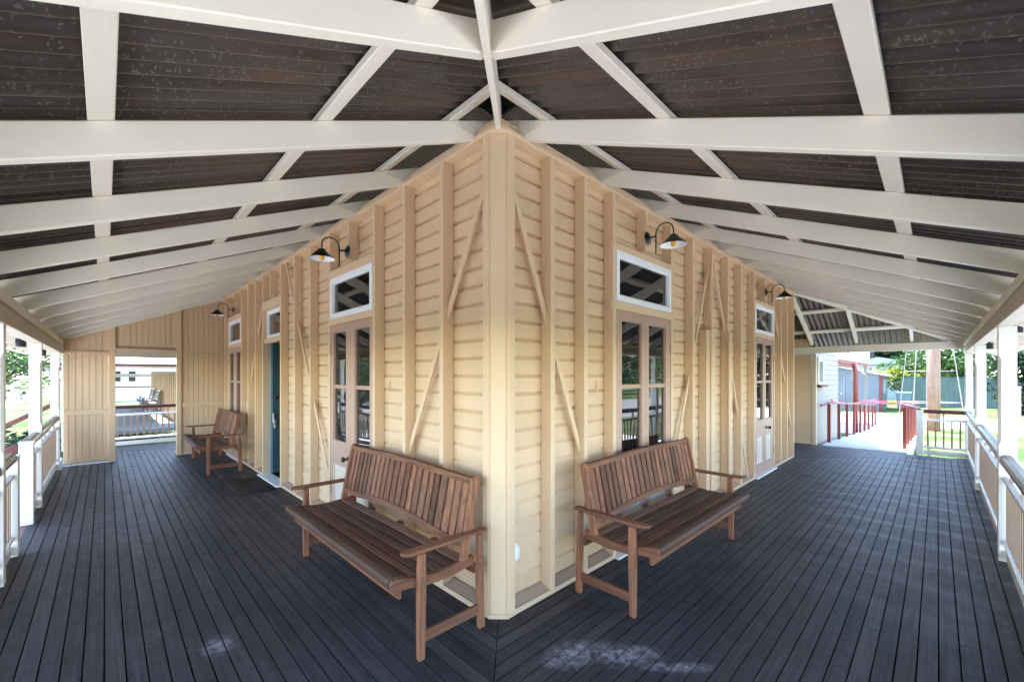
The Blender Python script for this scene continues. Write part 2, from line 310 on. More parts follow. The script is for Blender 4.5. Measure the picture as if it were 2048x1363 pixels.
# ------------------------------------------------------------------ mesh builder
class MB:
    def __init__(s): s.v = []; s.f = []
    def add(s, vs, fs):
        o = len(s.v); s.v += [tuple(p) for p in vs]; s.f += [tuple(i + o for i in f) for f in fs]
    def hexa(s, p):      # p: 4 bottom (ccw) + 4 top
        s.add(p, [(3, 2, 1, 0), (4, 5, 6, 7), (0, 1, 5, 4), (1, 2, 6, 5), (2, 3, 7, 6), (3, 0, 4, 7)])
    def box(s, x0, x1, y0, y1, z0, z1):
        x0, x1 = min(x0, x1), max(x0, x1); y0, y1 = min(y0, y1), max(y0, y1)
        s.hexa([(x0, y0, z0), (x1, y0, z0), (x1, y1, z0), (x0, y1, z0), (x0, y0, z1), (x1, y0, z1), (x1, y1, z1), (x0, y1, z1)])
    def bar(s, a, b, w, h, up=(0, 0, 1)):
        """a straight bar from a to b, w across, h along 'up'"""
        a, b = Vector(a), Vector(b); d = (b - a).normalized(); up = Vector(up)
        sd = d.cross(up).normalized(); u = sd.cross(d).normalized()
        sd *= w / 2; u *= h / 2
        s.hexa([a - sd - u, a + sd - u, b + sd - u, b - sd - u, a - sd + u, a + sd + u, b + sd + u, b - sd + u])
    def prism(s, poly, f):
        """poly: list of 2d points; f(p, t) -> 3d point for t in 0, 1"""
        n = len(poly)
        vs = [f(p, 0) for p in poly] + [f(p, 1) for p in poly]
        s.add(vs, [tuple(range(n - 1, -1, -1)), tuple(range(n, 2 * n))] + [(i, (i + 1) % n, n + (i + 1) % n, n + i) for i in range(n)])
    def tube(s, pts, r, n=10, cap=True):
        pts = [Vector(p) for p in pts]; m = len(pts)
        rs = r if isinstance(r, (list, tuple)) else [r] * m
        vs = []; prev = None
        for i, p in enumerate(pts):
            d = (pts[min(i + 1, m - 1)] - pts[max(i - 1, 0)]).normalized()
            a = prev if prev is not None else (Vector((0, 0, 1)) if abs(d.z) < .9 else Vector((1, 0, 0)))
            u = (a - d * a.dot(d)).normalized(); w = d.cross(u); prev = u
            for k in range(n):
                t = 2 * math.pi * k / n
                vs.append(p + u * (rs[i] * math.cos(t)) + w * (rs[i] * math.sin(t)))
        fs = []
        for i in range(m - 1):
            for k in range(n):
                fs.append((i * n + k, i * n + (k + 1) % n, (i + 1) * n + (k + 1) % n, (i + 1) * n + k))
        if cap: fs += [tuple(range(n - 1, -1, -1)), tuple((m - 1) * n + k for k in range(n))]
        s.add(vs, fs)
    def lathe(s, prof, c, n=24, axis='Z'):
        vs = []
        for r, z in prof:
            for k in range(n):
                t = 2 * math.pi * k / n
                p = (r * math.cos(t), r * math.sin(t), z)
                if axis == 'X': p = (p[2], p[0], p[1])
                if axis == 'Y': p = (p[0], p[2], p[1])
                vs.append((c[0] + p[0], c[1] + p[1], c[2] + p[2]))
        fs = [(i * n + k, i * n + (k + 1) % n, (i + 1) * n + (k + 1) % n, (i + 1) * n + k) for i in range(len(prof) - 1) for k in range(n)]
        s.add(vs, fs)
    def grid(s, rows):
        m = len(rows[0]); vs = [p for r in rows for p in r]
        s.add(vs, [(i * m + j, i * m + j + 1, (i + 1) * m + j + 1, (i + 1) * m + j) for i in range(len(rows) - 1) for j in range(m - 1)])
    def build(s, name, mat, parent=None, bevel=0, smooth=False, recalc=True):
        me = bpy.data.meshes.new(name)
        me.from_pydata(s.v, [], s.f)
        bm = bmesh.new(); bm.from_mesh(me)
        if recalc: bmesh.ops.recalc_face_normals(bm, faces=bm.faces[:])
        if bevel:
            ed = [e for e in bm.edges if len(e.link_faces) == 2 and e.calc_face_angle(0) > .6]
            bmesh.ops.bevel(bm, geom=ed, offset=bevel, segments=1, affect='EDGES', clamp_overlap=True)
        bm.to_mesh(me); bm.free()
        if smooth:
            for p in me.polygons: p.use_smooth = True
        me.materials.append(mat)
        o = bpy.data.objects.new(name, me); COL.objects.link(o)
        if parent: o.parent = parent
        return o

def tag(o, label=None, cat=None, group=None, kind=None):
    if label: o['label'] = label
    if cat: o['category'] = cat
    if group: o['group'] = group
    if kind: o['kind'] = kind
    return o
def thing(name, label, cat, loc=(0, 0, 0), rz=0, group=None):
    o = bpy.data.objects.new(name, None); COL.objects.link(o)
    o.location = loc; o.rotation_euler = (0, 0, rz); o.empty_display_size = .1
    return tag(o, label, cat, group)
def copy_tree(o, parent=None):
    c = o.copy(); COL.objects.link(c)
    if parent: c.parent = parent
    for ch in list(o.children): copy_tree(ch, c)
    return c
def onebox(name, mat, parent, *b, bevel=0):
    m = MB(); m.box(*b); return m.build(name, mat, parent, bevel)

G = -.45           # ground level; the deck is z = 0
XE, YE = 7.56, 8.36   # ends of the two walls seen from the corner at the origin
EX, EY = 9.66, 10.62   # deck edge beyond each end
E_ = 2.29          # deck edge in front of each wall
SL = .427          # roof slope
ZB = 3.065         # underside of a rafter at the wall plane

# wall coordinates: 'L' is the wall x=0 (runs along y), 'R' the wall y=0 (runs along x); d = depth inwards from the stud faces
def wp(side, a, d, z): return (d, a, z) if side == 'L' else (a, d, z)
def wbox(m, side, a0, a1, d0, d1, z0, z1):
    if side == 'L': m.box(d0, d1, a0, a1, z0, z1)
    else: m.box(a0, a1, d0, d1, z0, z1)

# ------------------------------------------------------------------ deck, ground
def deck():
    m = MB(); p = .0815; gap = .0068
    def board(f, a0, a1, y0, y1, s0, s1):
        """board between a0 and a1 along its length; s0/s1: slope of the mitred ends against the far edge"""
        cuts = [a0]; t = a0 + random.uniform(.8, 3.6)
        while t < a1 - .7: cuts.append(t); t += random.uniform(2.2, 4.4)
        cuts.append(a1)
        for i in range(len(cuts) - 1):
            l0, l1 = cuts[i] + (.001 if i else 0), cuts[i + 1] - .001
            q0 = s0 if i == 0 else 0; q1 = s1 if i == len(cuts) - 2 else 0
            dz = random.uniform(-.0012, .0012)
            w = y1 - y0
            pl = [(l0, y0), (l1, y0), (l1 + q1 * w, y1), (l0 + q0 * w, y1)]
            m.prism(pl, lambda P, t: f(P[0], P[1], (-.022 if t == 0 else dz)))
    n = int((E_ + .0) / p)
    off = .02 - 2 * p
    for k in range(n + 3):
        o0, o1 = off + k * p, min(off + (k + 1) * p - gap, E_ + .03)      # outward distance from the wall plane
        if o1 - o0 < .02: continue
        k2 = (EX - XE) / E_
        # right side: y = -o, runs along x from the near mitre to the far mitre
        board(lambda a, o, z: (a, -o, z), -o0 + gap * .5, XE + o0 * k2 - gap, o0, o1, -1, k2)
        k3 = (EY - YE) / E_
        board(lambda a, o, z: (-o, a, z), -o0 + gap * .5, YE + o0 * k3 - gap, o0, o1, -1, k3)
    n2 = int((EX - XE) / p)
    for k in range(n2):
        o0, o1 = XE + off + k * p, XE + off + (k + 1) * p - gap
        kk = E_ / (EX - XE)
        board(lambda a, o, z: (o, a, z), -(o0 - XE) * kk + gap, 3.0, o0, o1, -kk, 0)
    n3 = int((EY - YE) / p)
    for k in range(n3):
        o0, o1 = YE + off + k * p, YE + off + (k + 1) * p - gap
        kk = E_ / (EY - YE)
        board(lambda a, o, z: (a, o, z), -(o0 - YE) * kk + gap, 3.0, o0, o1, -kk, 0)
    # strip next to the wall foot, mitred at the corner
    d = m.build('verandah_deck', M['deck'], bevel=0, recalc=False)
    tag(d, kind='structure')
    s = MB(); s.box(-2.25, EX - .06, -2.25, EY - .06, -.06, -.04)
    tag(s.build('floor_base', M['dark']), kind='structure')
deck()
def ground():
    m = MB(); m.grid([[(x, y, G) for x in (-400, -40, 0, 40, 400)] for y in (-400, -40, 0, 40, 400)])
    tag(m.build('ground', M['lawn']), kind='structure')
    # pale apron added round the verandah to bounce light under the roof
    m = MB(); m.box(-5.6, EX + 1.0, -6.2, -2.36, G - .05, G + .004); m.box(-5.6, -2.36, -2.36, 12.9, G - .05, G + .004)
    tag(m.build('bounce_apron', M['concrete']), kind='structure')
    m = MB(); m.box(-30, 120, -15.5, -8.5, G - .05, G + .004); m.box(-13, -6.0, -8.5, 90, G - .05, G + .004)
    tag(m.build('road', M['asphalt']), kind='structure')
    m = MB(); m.box(20.6, 27.0, -9, 1.6, G - .05, G + .006); m.box(16.5, 20.6, -1.5, 8, G - .05, G + .0065)
    tag(m.build('path', M['concrete']), kind='structure')
ground()

# ------------------------------------------------------------------ the station building
B = thing('weatherboard_building', 'cream weatherboard building with exposed studs, pink doors and wraparound iron-roofed verandah', 'building')

def cladding():
    m = MB()
    lip0 = 3.008; p = .1225; D = .095
    def run(side, a0, a1, z0, z1):
        k = 0; pts = []
        z = lip0
        while z > z0: z -= p
        prof = []
        while z < z1:
            for dz, d in ((0.0, D + .017), (0.0005, D), (p - .026, D), (p - .0005, D + .017)):
                zz = z + dz
                if z0 <= zz <= z1: prof.append((D if dz < .001 and d == D else d, zz))
            z += p
        prof = [(D, z0)] + prof + [(D, z1)]
        cur = []
        for q in prof:               # every board a strip of its own
            cur.append(q)
            if q[0] > D + .01 and len(cur) > 1 and (len(cur) > 2 or cur[0][0] < D + .001):
                m.grid([[wp(side, a0, d, zz) for d, zz in cur], [wp(side, a1, d, zz) for d, zz in cur]]); cur = [q]
        if len(cur) > 1: m.grid([[wp(side, a0, d, zz) for d, zz in cur], [wp(side, a1, d, zz) for d, zz in cur]])
    L1, L2, L3 = (1.683, 2.668), (4.46, 5.312), (6.77, 7.758)
    R1, R2 = (1.34, 2.378), (5.171, 6.161)
    top = 3.06
    for a0, a1 in ((.10, L1[0]), (L1[1], L2[0]), (L2[1], L3[0]), (L3[1], YE + .02)): run('L', a0, a1, .02, top)
    for a0, a1 in ((.10, R1[0]), (R1[1], R2[0]), (R2[1], XE)): run('R', a0, a1, .02, top)
    for a0, a1 in (L1, L2, L3): run('L', a0, a1, 2.60, top)
    for a0, a1 in (R1, R2): run('R', a0, a1, 2.60, top)
    # the two end walls round the corners
    m.grid([[(x, YE, z) for z in (.0, 3.2)] for x in (.095, 7.5)])
    m.grid([[(XE, y, z) for z in (.0, 3.2)] for y in (.095, 8.3)])
    m.build('wall', M['clad'], B, recalc=False)
cladding()
def shell():
    m = MB()    # dark room behind the open door: floor, walls and ceiling inside
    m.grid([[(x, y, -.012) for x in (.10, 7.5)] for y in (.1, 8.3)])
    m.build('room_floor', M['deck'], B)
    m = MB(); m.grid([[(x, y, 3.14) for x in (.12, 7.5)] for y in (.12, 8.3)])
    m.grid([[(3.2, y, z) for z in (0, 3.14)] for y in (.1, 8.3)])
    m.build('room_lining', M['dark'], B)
shell()

def stud(side, c, z0=0.0, z1=3.055, w=.047, d0=0.0, name='stud'):
    m = MB(); wbox(m, side, c - w / 2, c + w / 2, d0, .093, z0, z1)
    return m.build(name, M['cream'], B, bevel=.002)
for c in (.607, 1.132, 1.659, 2.693, 3.290, 3.849, 4.432, 5.345, 5.793, 6.256, 6.740, 7.797, 8.20): stud('L', c, .0)
for c in (.522, .917, 1.321, 2.401, 2.934, 4.035, 4.551, 5.14, 6.195, 6.631, 7.062, 7.535): stud('R', c, .0)
stud('R', 3.481)
# cripple studs over the doors
for side, cs in (('L', (2.20, 4.93, 7.31)), ('R', (1.87, 5.68))):
    for c in cs: stud(side, c, 2.69, name='short_stud')
# boxed covers on two studs of the right wall
m = MB(); wbox(m, 'R', 3.40, 3.52, -.02, .0, .02, 2.07); wbox(m, 'R', 3.30, 3.455, -.0, .093, .02, 2.07); m.build('cable_cover', M['cream'], B, bevel=.002)
m = MB(); wbox(m, 'R', 3.995, 4.105, -.022, -.001, .02, 2.075); m.build('cable_cover', M['cream'], B, bevel=.002)

# corner post: two studs with a board set across the corner
m = MB()
c_ = .098
m.prism([(0, c_), (.0, .147), (.09, .147), (.09, .147 - .001), (.147, .09), (.147, 0), (c_, 0)], lambda P, t: (P[0], P[1], .0 if t == 0 else 3.055))
cp = m.build('corner_post', M['cream'], B, bevel=.002)
m = MB()
n_ = Vector((-1, -1, 0)).normalized(); t_ = Vector((1, -1, 0)).normalized(); mid = Vector((c_ / 2, c_ / 2, 0))
for s0, s1, dd in ((-.052, .047, .006), (-.063, -.057, .004), (.052, .058, .004)):
    a = mid + t_ * s0; b_ = mid + t_ * s1
    pl = [a + n_ * dd, b_ + n_ * dd, b_ - n_ * .01, a - n_ * .01]
    m.prism(pl, lambda P, t: (P[0], P[1], .028 if t == 0 else 3.052))
a = mid + t_ * -.066; b_ = mid + t_ * .066
m.prism([a + n_ * .010, b_ + n_ * .010, b_ - n_ * .01, a - n_ * .01], lambda P, t: (P[0], P[1], .0 if t == 0 else .027))
m.build('corner_board', M['cream'], cp, bevel=.0015)

# top plate and sill plate
def ell(m, o, i, z0, z1):
    m.prism([(o, o), (XE + .02, o), (XE + .02, i), (i, i), (i, YE + .02), (o, YE + .02)], lambda P, t: (P[0], P[1], z0 if t == 0 else z1))
m = MB(); ell(m, -.004, .10, 3.055, 3.088); m.build('top_plate', M['cream_h'], B, bevel=.003)
m = MB(); ell(m, .035, .10, 3.0885, 3.15); m.build('upper_plate', M['cream_h'], B)
for side, segs in (('L', ((.147, 1.635), (2.717, 4.408), (5.37, 6.716), (7.82, YE))), ('R', ((.147, 1.297), (2.425, 5.116), (6.22, XE)))):
    for a0, a1 in segs:
        m = MB(); wbox(m, side, a0, a1, .003, .022, 0, .035); m.build('skirting', M['cream'], B)
        m = MB()
        q = [wp(side, a0, .0225, .037), wp(side, a1, .0225, .037), wp(side, a1, .0955, .062), wp(side, a0, .0955, .062)]
        m.add(q, [(0, 1, 2, 3)])
        q = [wp(side, a0, .003, .0352), wp(side, a1, .003, .0352), wp(side, a1, .0225, .037), wp(side, a0, .0225, .037)]
        m.add(q, [(0, 1, 2, 3)])
        m.build('sill_plate', M['sill'], B)

# let-in diagonal braces, one length per bay
def brace(side, a0, z0, a1, z1, studs, w=.041):
    """line from (a0, z0) to (a1, z1), cut by the studs it passes"""
    lo, hi = min(a0, a1), max(a0, a1)
    cuts = [lo] + [s for s in studs if lo < s < hi] + [hi]
    f = lambda a: z0 + (z1 - z0) * (a - a0) / (a1 - a0)
    k = math.hypot(1, (z1 - z0) / (a1 - a0)); hv = w * k / 2
    for i in range(len(cuts) - 1):
        b0 = cuts[i] + (.0236 if i else 0); b1 = cuts[i + 1] - (.0236 if i < len(cuts) - 2 else 0)
        m = MB()
        pl = [(b0, f(b0) - hv), (b1, f(b1) - hv), (b1, f(b1) + hv), (b0, f(b0) + hv)]
        m.prism(pl, lambda P, t: wp(side, P[0], .036 if t == 0 else .054, P[1]))
        m.build('brace', M['cream'], B, bevel=.002)
SL_ = (.607, 1.132, 1.659, 3.290, 3.849, 5.793, 6.256)
SR_ = (.522, .917, 2.934, 3.481, 4.035, 4.551, 6.631, 7.062)
brace('L', .148, 2.82, 1.105, .94, SL_)
brace('L', 4.40, 3.18, 2.72, .26, SL_)
brace('L', 5.37, 2.85, 6.70, .70, SL_)
brace('R', .148, 2.79, .89, .97, SR_)
brace('R', 3.455, 2.80, 2.43, .36, SR_)
brace('R', 3.51, 3.22, 5.11, -.35 + .1, SR_)
brace('R', 6.22, 2.9, 7.50, .6, SR_)

# small timber blocks and hooks on the studs
for side, d, lst in (('L', -1, ((1.635 - .012, .03, 2.09), (4.408 - .012, .03, 2.564), (4.408 - .012, .03, 1.40), (6.716 - .012, .03, 2.084))), ('R', 1, ((1.297 - .012, .03, 2.61), (1.297 - .012, .03, 2.118), (5.116 - .012, .03, 2.638), (5.116 - .012, .03, 2.14)))):
    for a, dd, z in lst:
        m = MB(); wbox(m, side, a, a + .0125, .012, .046, z - .035, z + .035); m.build('timber_block', M['cream'], B, bevel=.002)

# lintels, door heads
def opening(side, a0, a1, zd, zf, zl):
    m = MB()
    wbox(m, side, a0, a1, .0, .05, zd, zd + (zf[0] - zd))     # rail between door and fanlight
    wbox(m, side, a0, a1, .0, .07, zf[1], zl)
    m.build('lintel', M['cream_h'], B, bevel=.002)
    m = MB()
    q = [wp(side, a0, .002, zl + .001), wp(side, a1, .002, zl + .001), wp(side, a1, .0945, zl + .055), wp(side, a0, .0945, zl + .055)]
    m.add(q, [(0, 1, 2, 3)]); m.build('flashing_strip', M['sill'], B)
def fanlight(side, a0, a1, z0, z1, b=.05, off=0):
    m = MB()
    wbox = lambda mm, sd, p0, p1, d0, d1, q0, q1: globals()['wbox'](mm, sd, p0, p1, d0 + off, d1 + off, q0, q1)
    e = .003
    for (p0, p1, q0, q1) in ((a0 + e, a1 - e, z1 - b, z1 - e), (a0 + e, a1 - e, z0 + e, z0 + b), (a0 + e, a0 + b, z0 + b, z1 - b), (a1 - b, a1 - e, z0 + b, z1 - b)):
        wbox(m, side, p0, p1, -.004, .045, q0, q1)
    w = m.build('fanlight_window', M['sash'], B, bevel=.003)
    m = MB()
    i = .012
    for (p0, p1, q0, q1) in ((a0 + b, a1 - b, z1 - b - i, z1 - b), (a0 + b, a1 - b, z0 + b, z0 + b + i), (a0 + b, a0 + b + i, z0 + b + i, z1 - b - i), (a1 - b - i, a1 - b, z0 + b + i, z1 - b - i)):
        wbox(m, side, p0, p1, .012, .044, q0, q1)
    m.build('glazing_bead', M['sash'], w)
    m = MB(); wbox(m, side, a0 + b + i - .002, a1 - b - i + .002, .030, .036, z0 + b + i - .002, z1 - b - i + .002); m.build('pane', M['glass'], w)
    return w

def french_door(side, a0, a1, z1, zpan, zmid, zlow, knobs):
    """pair of glazed leaves: two panes over a timber panel in each"""
    mid_ = (a0 + a1) / 2
    for li, (b0, b1) in enumerate(((a0 + .004, mid_ - .0015), (mid_ + .0015, a1 - .004))):
        st = .085 if side == 'L' else .085
        so = .10
        f0, f1 = (so, st - .02) if li == 0 else (st - .02, so)
        if side == 'L': f0, f1 = f1, f0
        m = MB()
        D0, D1 = .008, .046
        wbox(m, side, b0, b0 + f0, D0, D1, .022, z1 - .003); wbox(m, side, b1 - f1, b1, D0, D1, .022, z1 - .003)
        g0, g1 = b0 + f0, b1 - f1
        wbox(m, side, g0, g1, D0 + .0004, D1, zpan, z1 - .003)          # top rail
        wbox(m, side, g0, g1, D0 + .0004, D1, .60, zlow)                # lock rail
        wbox(m, side, g0, g1, D0 + .0004, D1, .022, .20)
        wbox(m, side, g0, g1, D0 + .008, D1, zmid - .009, zmid + .009)  # glazing bar
        dr = m.build('french_door', M['pink'], B, bevel=.002)
        m = MB()
        i = .009
        for (q0, q1) in ((zlow, zmid - .009), (zmid + .009, zpan)):
            for (p0, p1, r0, r1) in ((g0, g1, q1 - i, q1), (g0, g1, q0, q0 + i), (g0, g0 + i, q0 + i, q1 - i), (g1 - i, g1, q0 + i, q1 - i)):
                wbox(m, side, p0, p1, D0 + .008, D1 - .004, r0, r1)
        m.build('glazing_bead', M['pink'], dr)
        for (q0, q1) in ((zlow, zmid), (zmid, zpan)):
            m = MB(); wbox(m, side, g0 + .002, g1 - .002, .032, .038, q0 + .004, q1 - .004); m.build('pane', M['glass'], dr)
        m = MB()
        wbox(m, side, g0, g1, .022, .04, .20, .60)
        e = .012
        for (p0, p1, r0, r1) in ((g0, g1, .60 - e, .60), (g0, g1, .20, .20 + e), (g0, g0 + e, .20 + e, .60 - e), (g1 - e, g1, .20 + e, .60 - e)):
            wbox(m, side, p0, p1, .010, .03, r0, r1)
        wbox(m, side, g0 + .04, g1 - .04, .015, .03, .26, .54)
        m.build('panel', M['pinkpanel'], dr, bevel=.002)
        hs = a0 + .006 if li == 0 else a1 - .006
        for z in (1.80, .32):
            m = MB(); wbox(m, side, hs - .014, hs + .014, -.004, .012, z - .05, z + .05); m.build('hinge', M['pink'], dr, bevel=.002)
    for a in knobs:
        m = MB()
        pr = [(.0, 0), (.027, 0), (.027, .005), (.010, .008), (.008, .03), (.016, .036), (.026, .046), (.028, .056), (.022, .066), (.0, .069)]
        if side == 'L': m.lathe([(r, .008 - z) for r, z in pr], (0, a, .70), 18, 'X')
        else: m.lathe([(r, .008 - z) for r, z in pr], (a, 0, .715), 18, 'Y')
        m.build('door_knob', M['brass'], dr, smooth=True)
    # thin door stop / threshold
    m = MB(); wbox(m, side, a0 - .03, a1 + .03, -.045, .05, .001, .020); m.build('threshold', M['white'], B, bevel=.004)

opening('L', 1.683, 2.668, 2.064, (2.126, 2.557), 2.640); fanlight('L', 1.686, 2.665, 2.126, 2.557)
french_door('L', 1.683, 2.668, 2.064, 1.985, 1.415, .845, (2.395 - .18,))
opening('R', 1.344, 2.378, 2.090, (2.160, 2.594), 2.650); fanlight('R', 1.347, 2.375, 2.160, 2.594)
french_door('R', 1.344, 2.378, 2.090, 2.01, 1.433, .845, ())
opening('R', 5.163, 6.172, 2.112, (2.168, 2.610), 2.665); fanlight('R', 5.166, 6.169, 2.168, 2.610)
french_door('R', 5.163, 6.172, 2.112, 2.03, 1.433, .845, (5.95 - .2,))
opening('L', 6.763, 7.774, 2.045, (2.12, 2.56), 2.65); fanlight('L', 6.766, 7.771, 2.12, 2.56)
french_door('L', 6.763, 7.774, 2.045, 1.965, 1.415, .845, ())
# the open doorway on the left wall
m = MB(); wbox(m, 'L', 4.456, 5.321, 0, .09, 2.515, 2.64); m.build('lintel', M['cream_h'], B, bevel=.002)
m = MB(); wbox(m, 'L', 4.456, 5.318, .02, .115, 2.02, 2.0845); m.build('door_head', M['cream_h'], B, bevel=.002)
m = MB(); m.add([wp('L', 4.46, .002, 2.641), wp('L', 5.32, .002, 2.641), wp('L', 5.32, .0945, 2.70), wp('L', 4.46, .0945, 2.70)], [(0, 1, 2, 3)]); m.build('flashing_strip', M['sill'], B)
fanlight('L', 4.456, 5.318, 2.085, 2.515, off=.055)
m = MB(); wbox(m, 'L', 4.40, 5.40, -.06, .12, .001, .022); m.build('threshold', M['white'], B, bevel=.006)
# teal leaf swung into the room, hinged on the far jamb
m = MB(); m.box(.128, .93, 5.275, 5.315, .03, 2.015); dl = m.build('open_door', M['teal'], B, bevel=.002)
m = MB(); m.box(.095, .127, 5.268, 5.318, .03, 2.012); m.build('door_stile', M['tealedge'], dl, bevel=.002)
m = MB(); m.box(.118, .145, 5.245, 5.267, .80, .95); m.box(.13, .17, 5.235, 5.262, .80, .86); m.box(.135, .17, 5.245, 5.265, .72, .7995); m.build('lock', M['steel'], dl, bevel=.004)
m = MB(); m.lathe([(.0, 0), (.012, 0), (.010, -.03), (.026, -.04), (.026, -.055), (0, -.062)], (.165, 5.275, 1.19), 14, 'Y'); m.build('door_knob', M['brass'], dl, smooth=True)

# ------------------------------------------------------------------ roof of the verandah
RF = MB()
PITCH = .087
def sheet_rows():
    out = []; A = .0135; zs = ZB + .13 + .04 + A + .002
    n = 8
    def line(fn, lo, hi, step=PITCH / n):
        rows = []
        k = 0
        t = lo
        while t <= hi + 1e-6:
            rows.append((t, A * math.sin(2 * math.pi * t / PITCH))); t += step
        return rows
    # left slope
    def run(lo, hi, endf, mk):
        prev = None; vs = []; fs = []
        for t, dz in line(None, lo, hi):
            e = endf(t)
            if e is None: prev = None; continue
            vs.append(mk(-2.80, t, dz)); vs.append(mk(e, t, dz))
            i = len(vs) - 2
            if prev is not None: fs.append((prev, prev + 1, i + 1, i))
            prev = i
        m = MB(); m.add(vs, fs); out.append(m)
    run(-2.80, YE + 2.75, lambda t: min(-.12, t, YE - t) if min(-.12, t, YE - t) > -2.79 else None, lambda o, t, dz: (o, t, zs + SL * o + dz))
    run(-2.80, XE + 2.75, lambda t: min(-.12, t, XE - t) if min(-.12, t, XE - t) > -2.79 else None, lambda o, t, dz: (t, o, zs + SL * o + dz))
    run(-2.75, 4.5, lambda t: min(-.12, t) if min(-.12, t) > -2.79 else None, lambda o, t, dz: (XE - max(o, -2.62), t, zs + SL * max(o, -2.62) + dz))
    run(-2.75, 4.5, lambda t: min(-.12, t) if min(-.12, t) > -2.79 else None, lambda o, t, dz: (t, YE - max(o, -2.62), zs + SL * max(o, -2.62) + dz))
    r = out[0].build('verandah_roof', M['iron'], B, smooth=True, recalc=False)
    for m, mt_ in zip(out[1:], ('irony', 'iron', 'irony')): m.build('iron_sheeting', M[mt_], r, smooth=True, recalc=False)
    return r
roof = sheet_rows()
# main roof above the rooms, hipped
m = MB()
z0 = ZB + .13 + .04 + .03 - SL * .14; e = -.14
m.add([(e, e, z0), (XE - e, e, z0), (XE - e, YE - e, z0), (e, YE - e, z0), (XE / 2, 3.9, z0 + 3.3), (XE / 2, YE - 3.9, z0 + 3.3)], [(0, 1, 4), (1, 2, 5, 4), (2, 3, 5), (3, 0, 4, 5)])
m.build('main_roof', M['iron'], B)

def rafter(mk, hi, lo=-2.72, w=.05, mat=None):
    """mk(o, s, z): o = signed distance from wall plane (negative outwards), s = 0..w across"""
    m = MB()
    f = lambda o, s, top: mk(o, s, ZB + SL * o + (.13 if top else 0))
    m.hexa([f(lo, 0, 0), f(hi, 0, 0), f(hi, w, 0), f(lo, w, 0), f(lo, 0, 1), f(hi, 0, 1), f(hi, w, 1), f(lo, w, 1)])
    o = m.build('rafter', M['offwhite'], roof, bevel=.004)
    return o
k = -3
for k in range(-3, 12):
    for side in 'LR':
        end = YE if side == 'L' else XE
        s0 = .231 + .889 * k
        if s0 > end + 2.2: continue
        hi = .28
        if s0 < .02: hi = s0 + .01
        if s0 + .05 > end: hi = end - s0 - .06
        if hi < -2.4: continue
        rafter((lambda o, s, z, s0=s0: (o, s0 + s, z)) if side == 'L' else (lambda o, s, z, s0=s0: (s0 + s, o, z)), hi)
# rafters of the two end slopes
for s0, hi in ((.05, .1), (-.72, -.74), (-1.56, -1.58), (.95, .28), (1.85, .28), (2.75, .28)):
    rafter(lambda o, s, z, s0=s0: (XE - o, s0 + s, z), hi, lo=-2.03)
    rafter(lambda o, s, z, s0=s0: (s0 + s, YE - o, z), hi, lo=-2.2)
# hips
def hip(cx, cy, dx, dy):
    m = MB()
    d = Vector((dx, dy, 0)); n = Vector((-dy, dx, 0)).normalized() * .015
    def pt(s, sg, top):
        return Vector((cx, cy, 0)) - d * s + n * sg + Vector((0, 0, ZB - SL * s + (.165 if top else -.018)))
    m.hexa([pt(2.75, -1, 0), pt(-.12, -1, 0), pt(-.12, 1, 0), pt(2.75, 1, 0), pt(2.75, -1, 1), pt(-.12, -1, 1), pt(-.12, 1, 1), pt(2.75, 1, 1)])
    m.build('hip_rafter', M['offwhite'], roof, bevel=.003)
hip(0, 0, 1, 1); hip(XE, 0, -1, 1); hip(0, YE, 1, -1)
# roofing battens
def batten(c, side):
    m = MB(); h = .036
    def cross(o): return o
    o0, o1 = c - h, c + h
    zb = lambda o: ZB + .13 + .001 + SL * o
    zt = lambda o: zb(o) + .039
    if side == 'L': e0 = lambda o: o + .018; e1 = lambda o: YE - o - .018; P = lambda o, a, z: (o, a, z)
    elif side == 'R': e0 = lambda o: o + .018; e1 = lambda o: XE - o - .018; P = lambda o, a, z: (a, o, z)
    elif side == 'RE': e0 = lambda o: o + .018; e1 = lambda o: 4.0; P = lambda o, a, z: (XE - o, a, z)
    else: e0 = lambda o: o + .018; e1 = lambda o: 4.0; P = lambda o, a, z: (a, YE - o, z)
    m.hexa([P(o0, e0(o0), zb(o0)), P(o0, e1(o0), zb(o0)), P(o1, e1(o1), zb(o1)), P(o1, e0(o1), zb(o1)),
            P(o0, e0(o0), zt(o0)), P(o0, e1(o0), zt(o0)), P(o1, e1(o1), zt(o1)), P(o1, e0(o1), zt(o1))])
    m.build('batten', M['offwhite'], roof, bevel=.003)
for sd in ('L', 'R', 'RE', 'LE'):
    for c in (-.17, -.945, -1.735, -2.55)[:4 if sd in 'LR' else 3]: batten(c, sd)
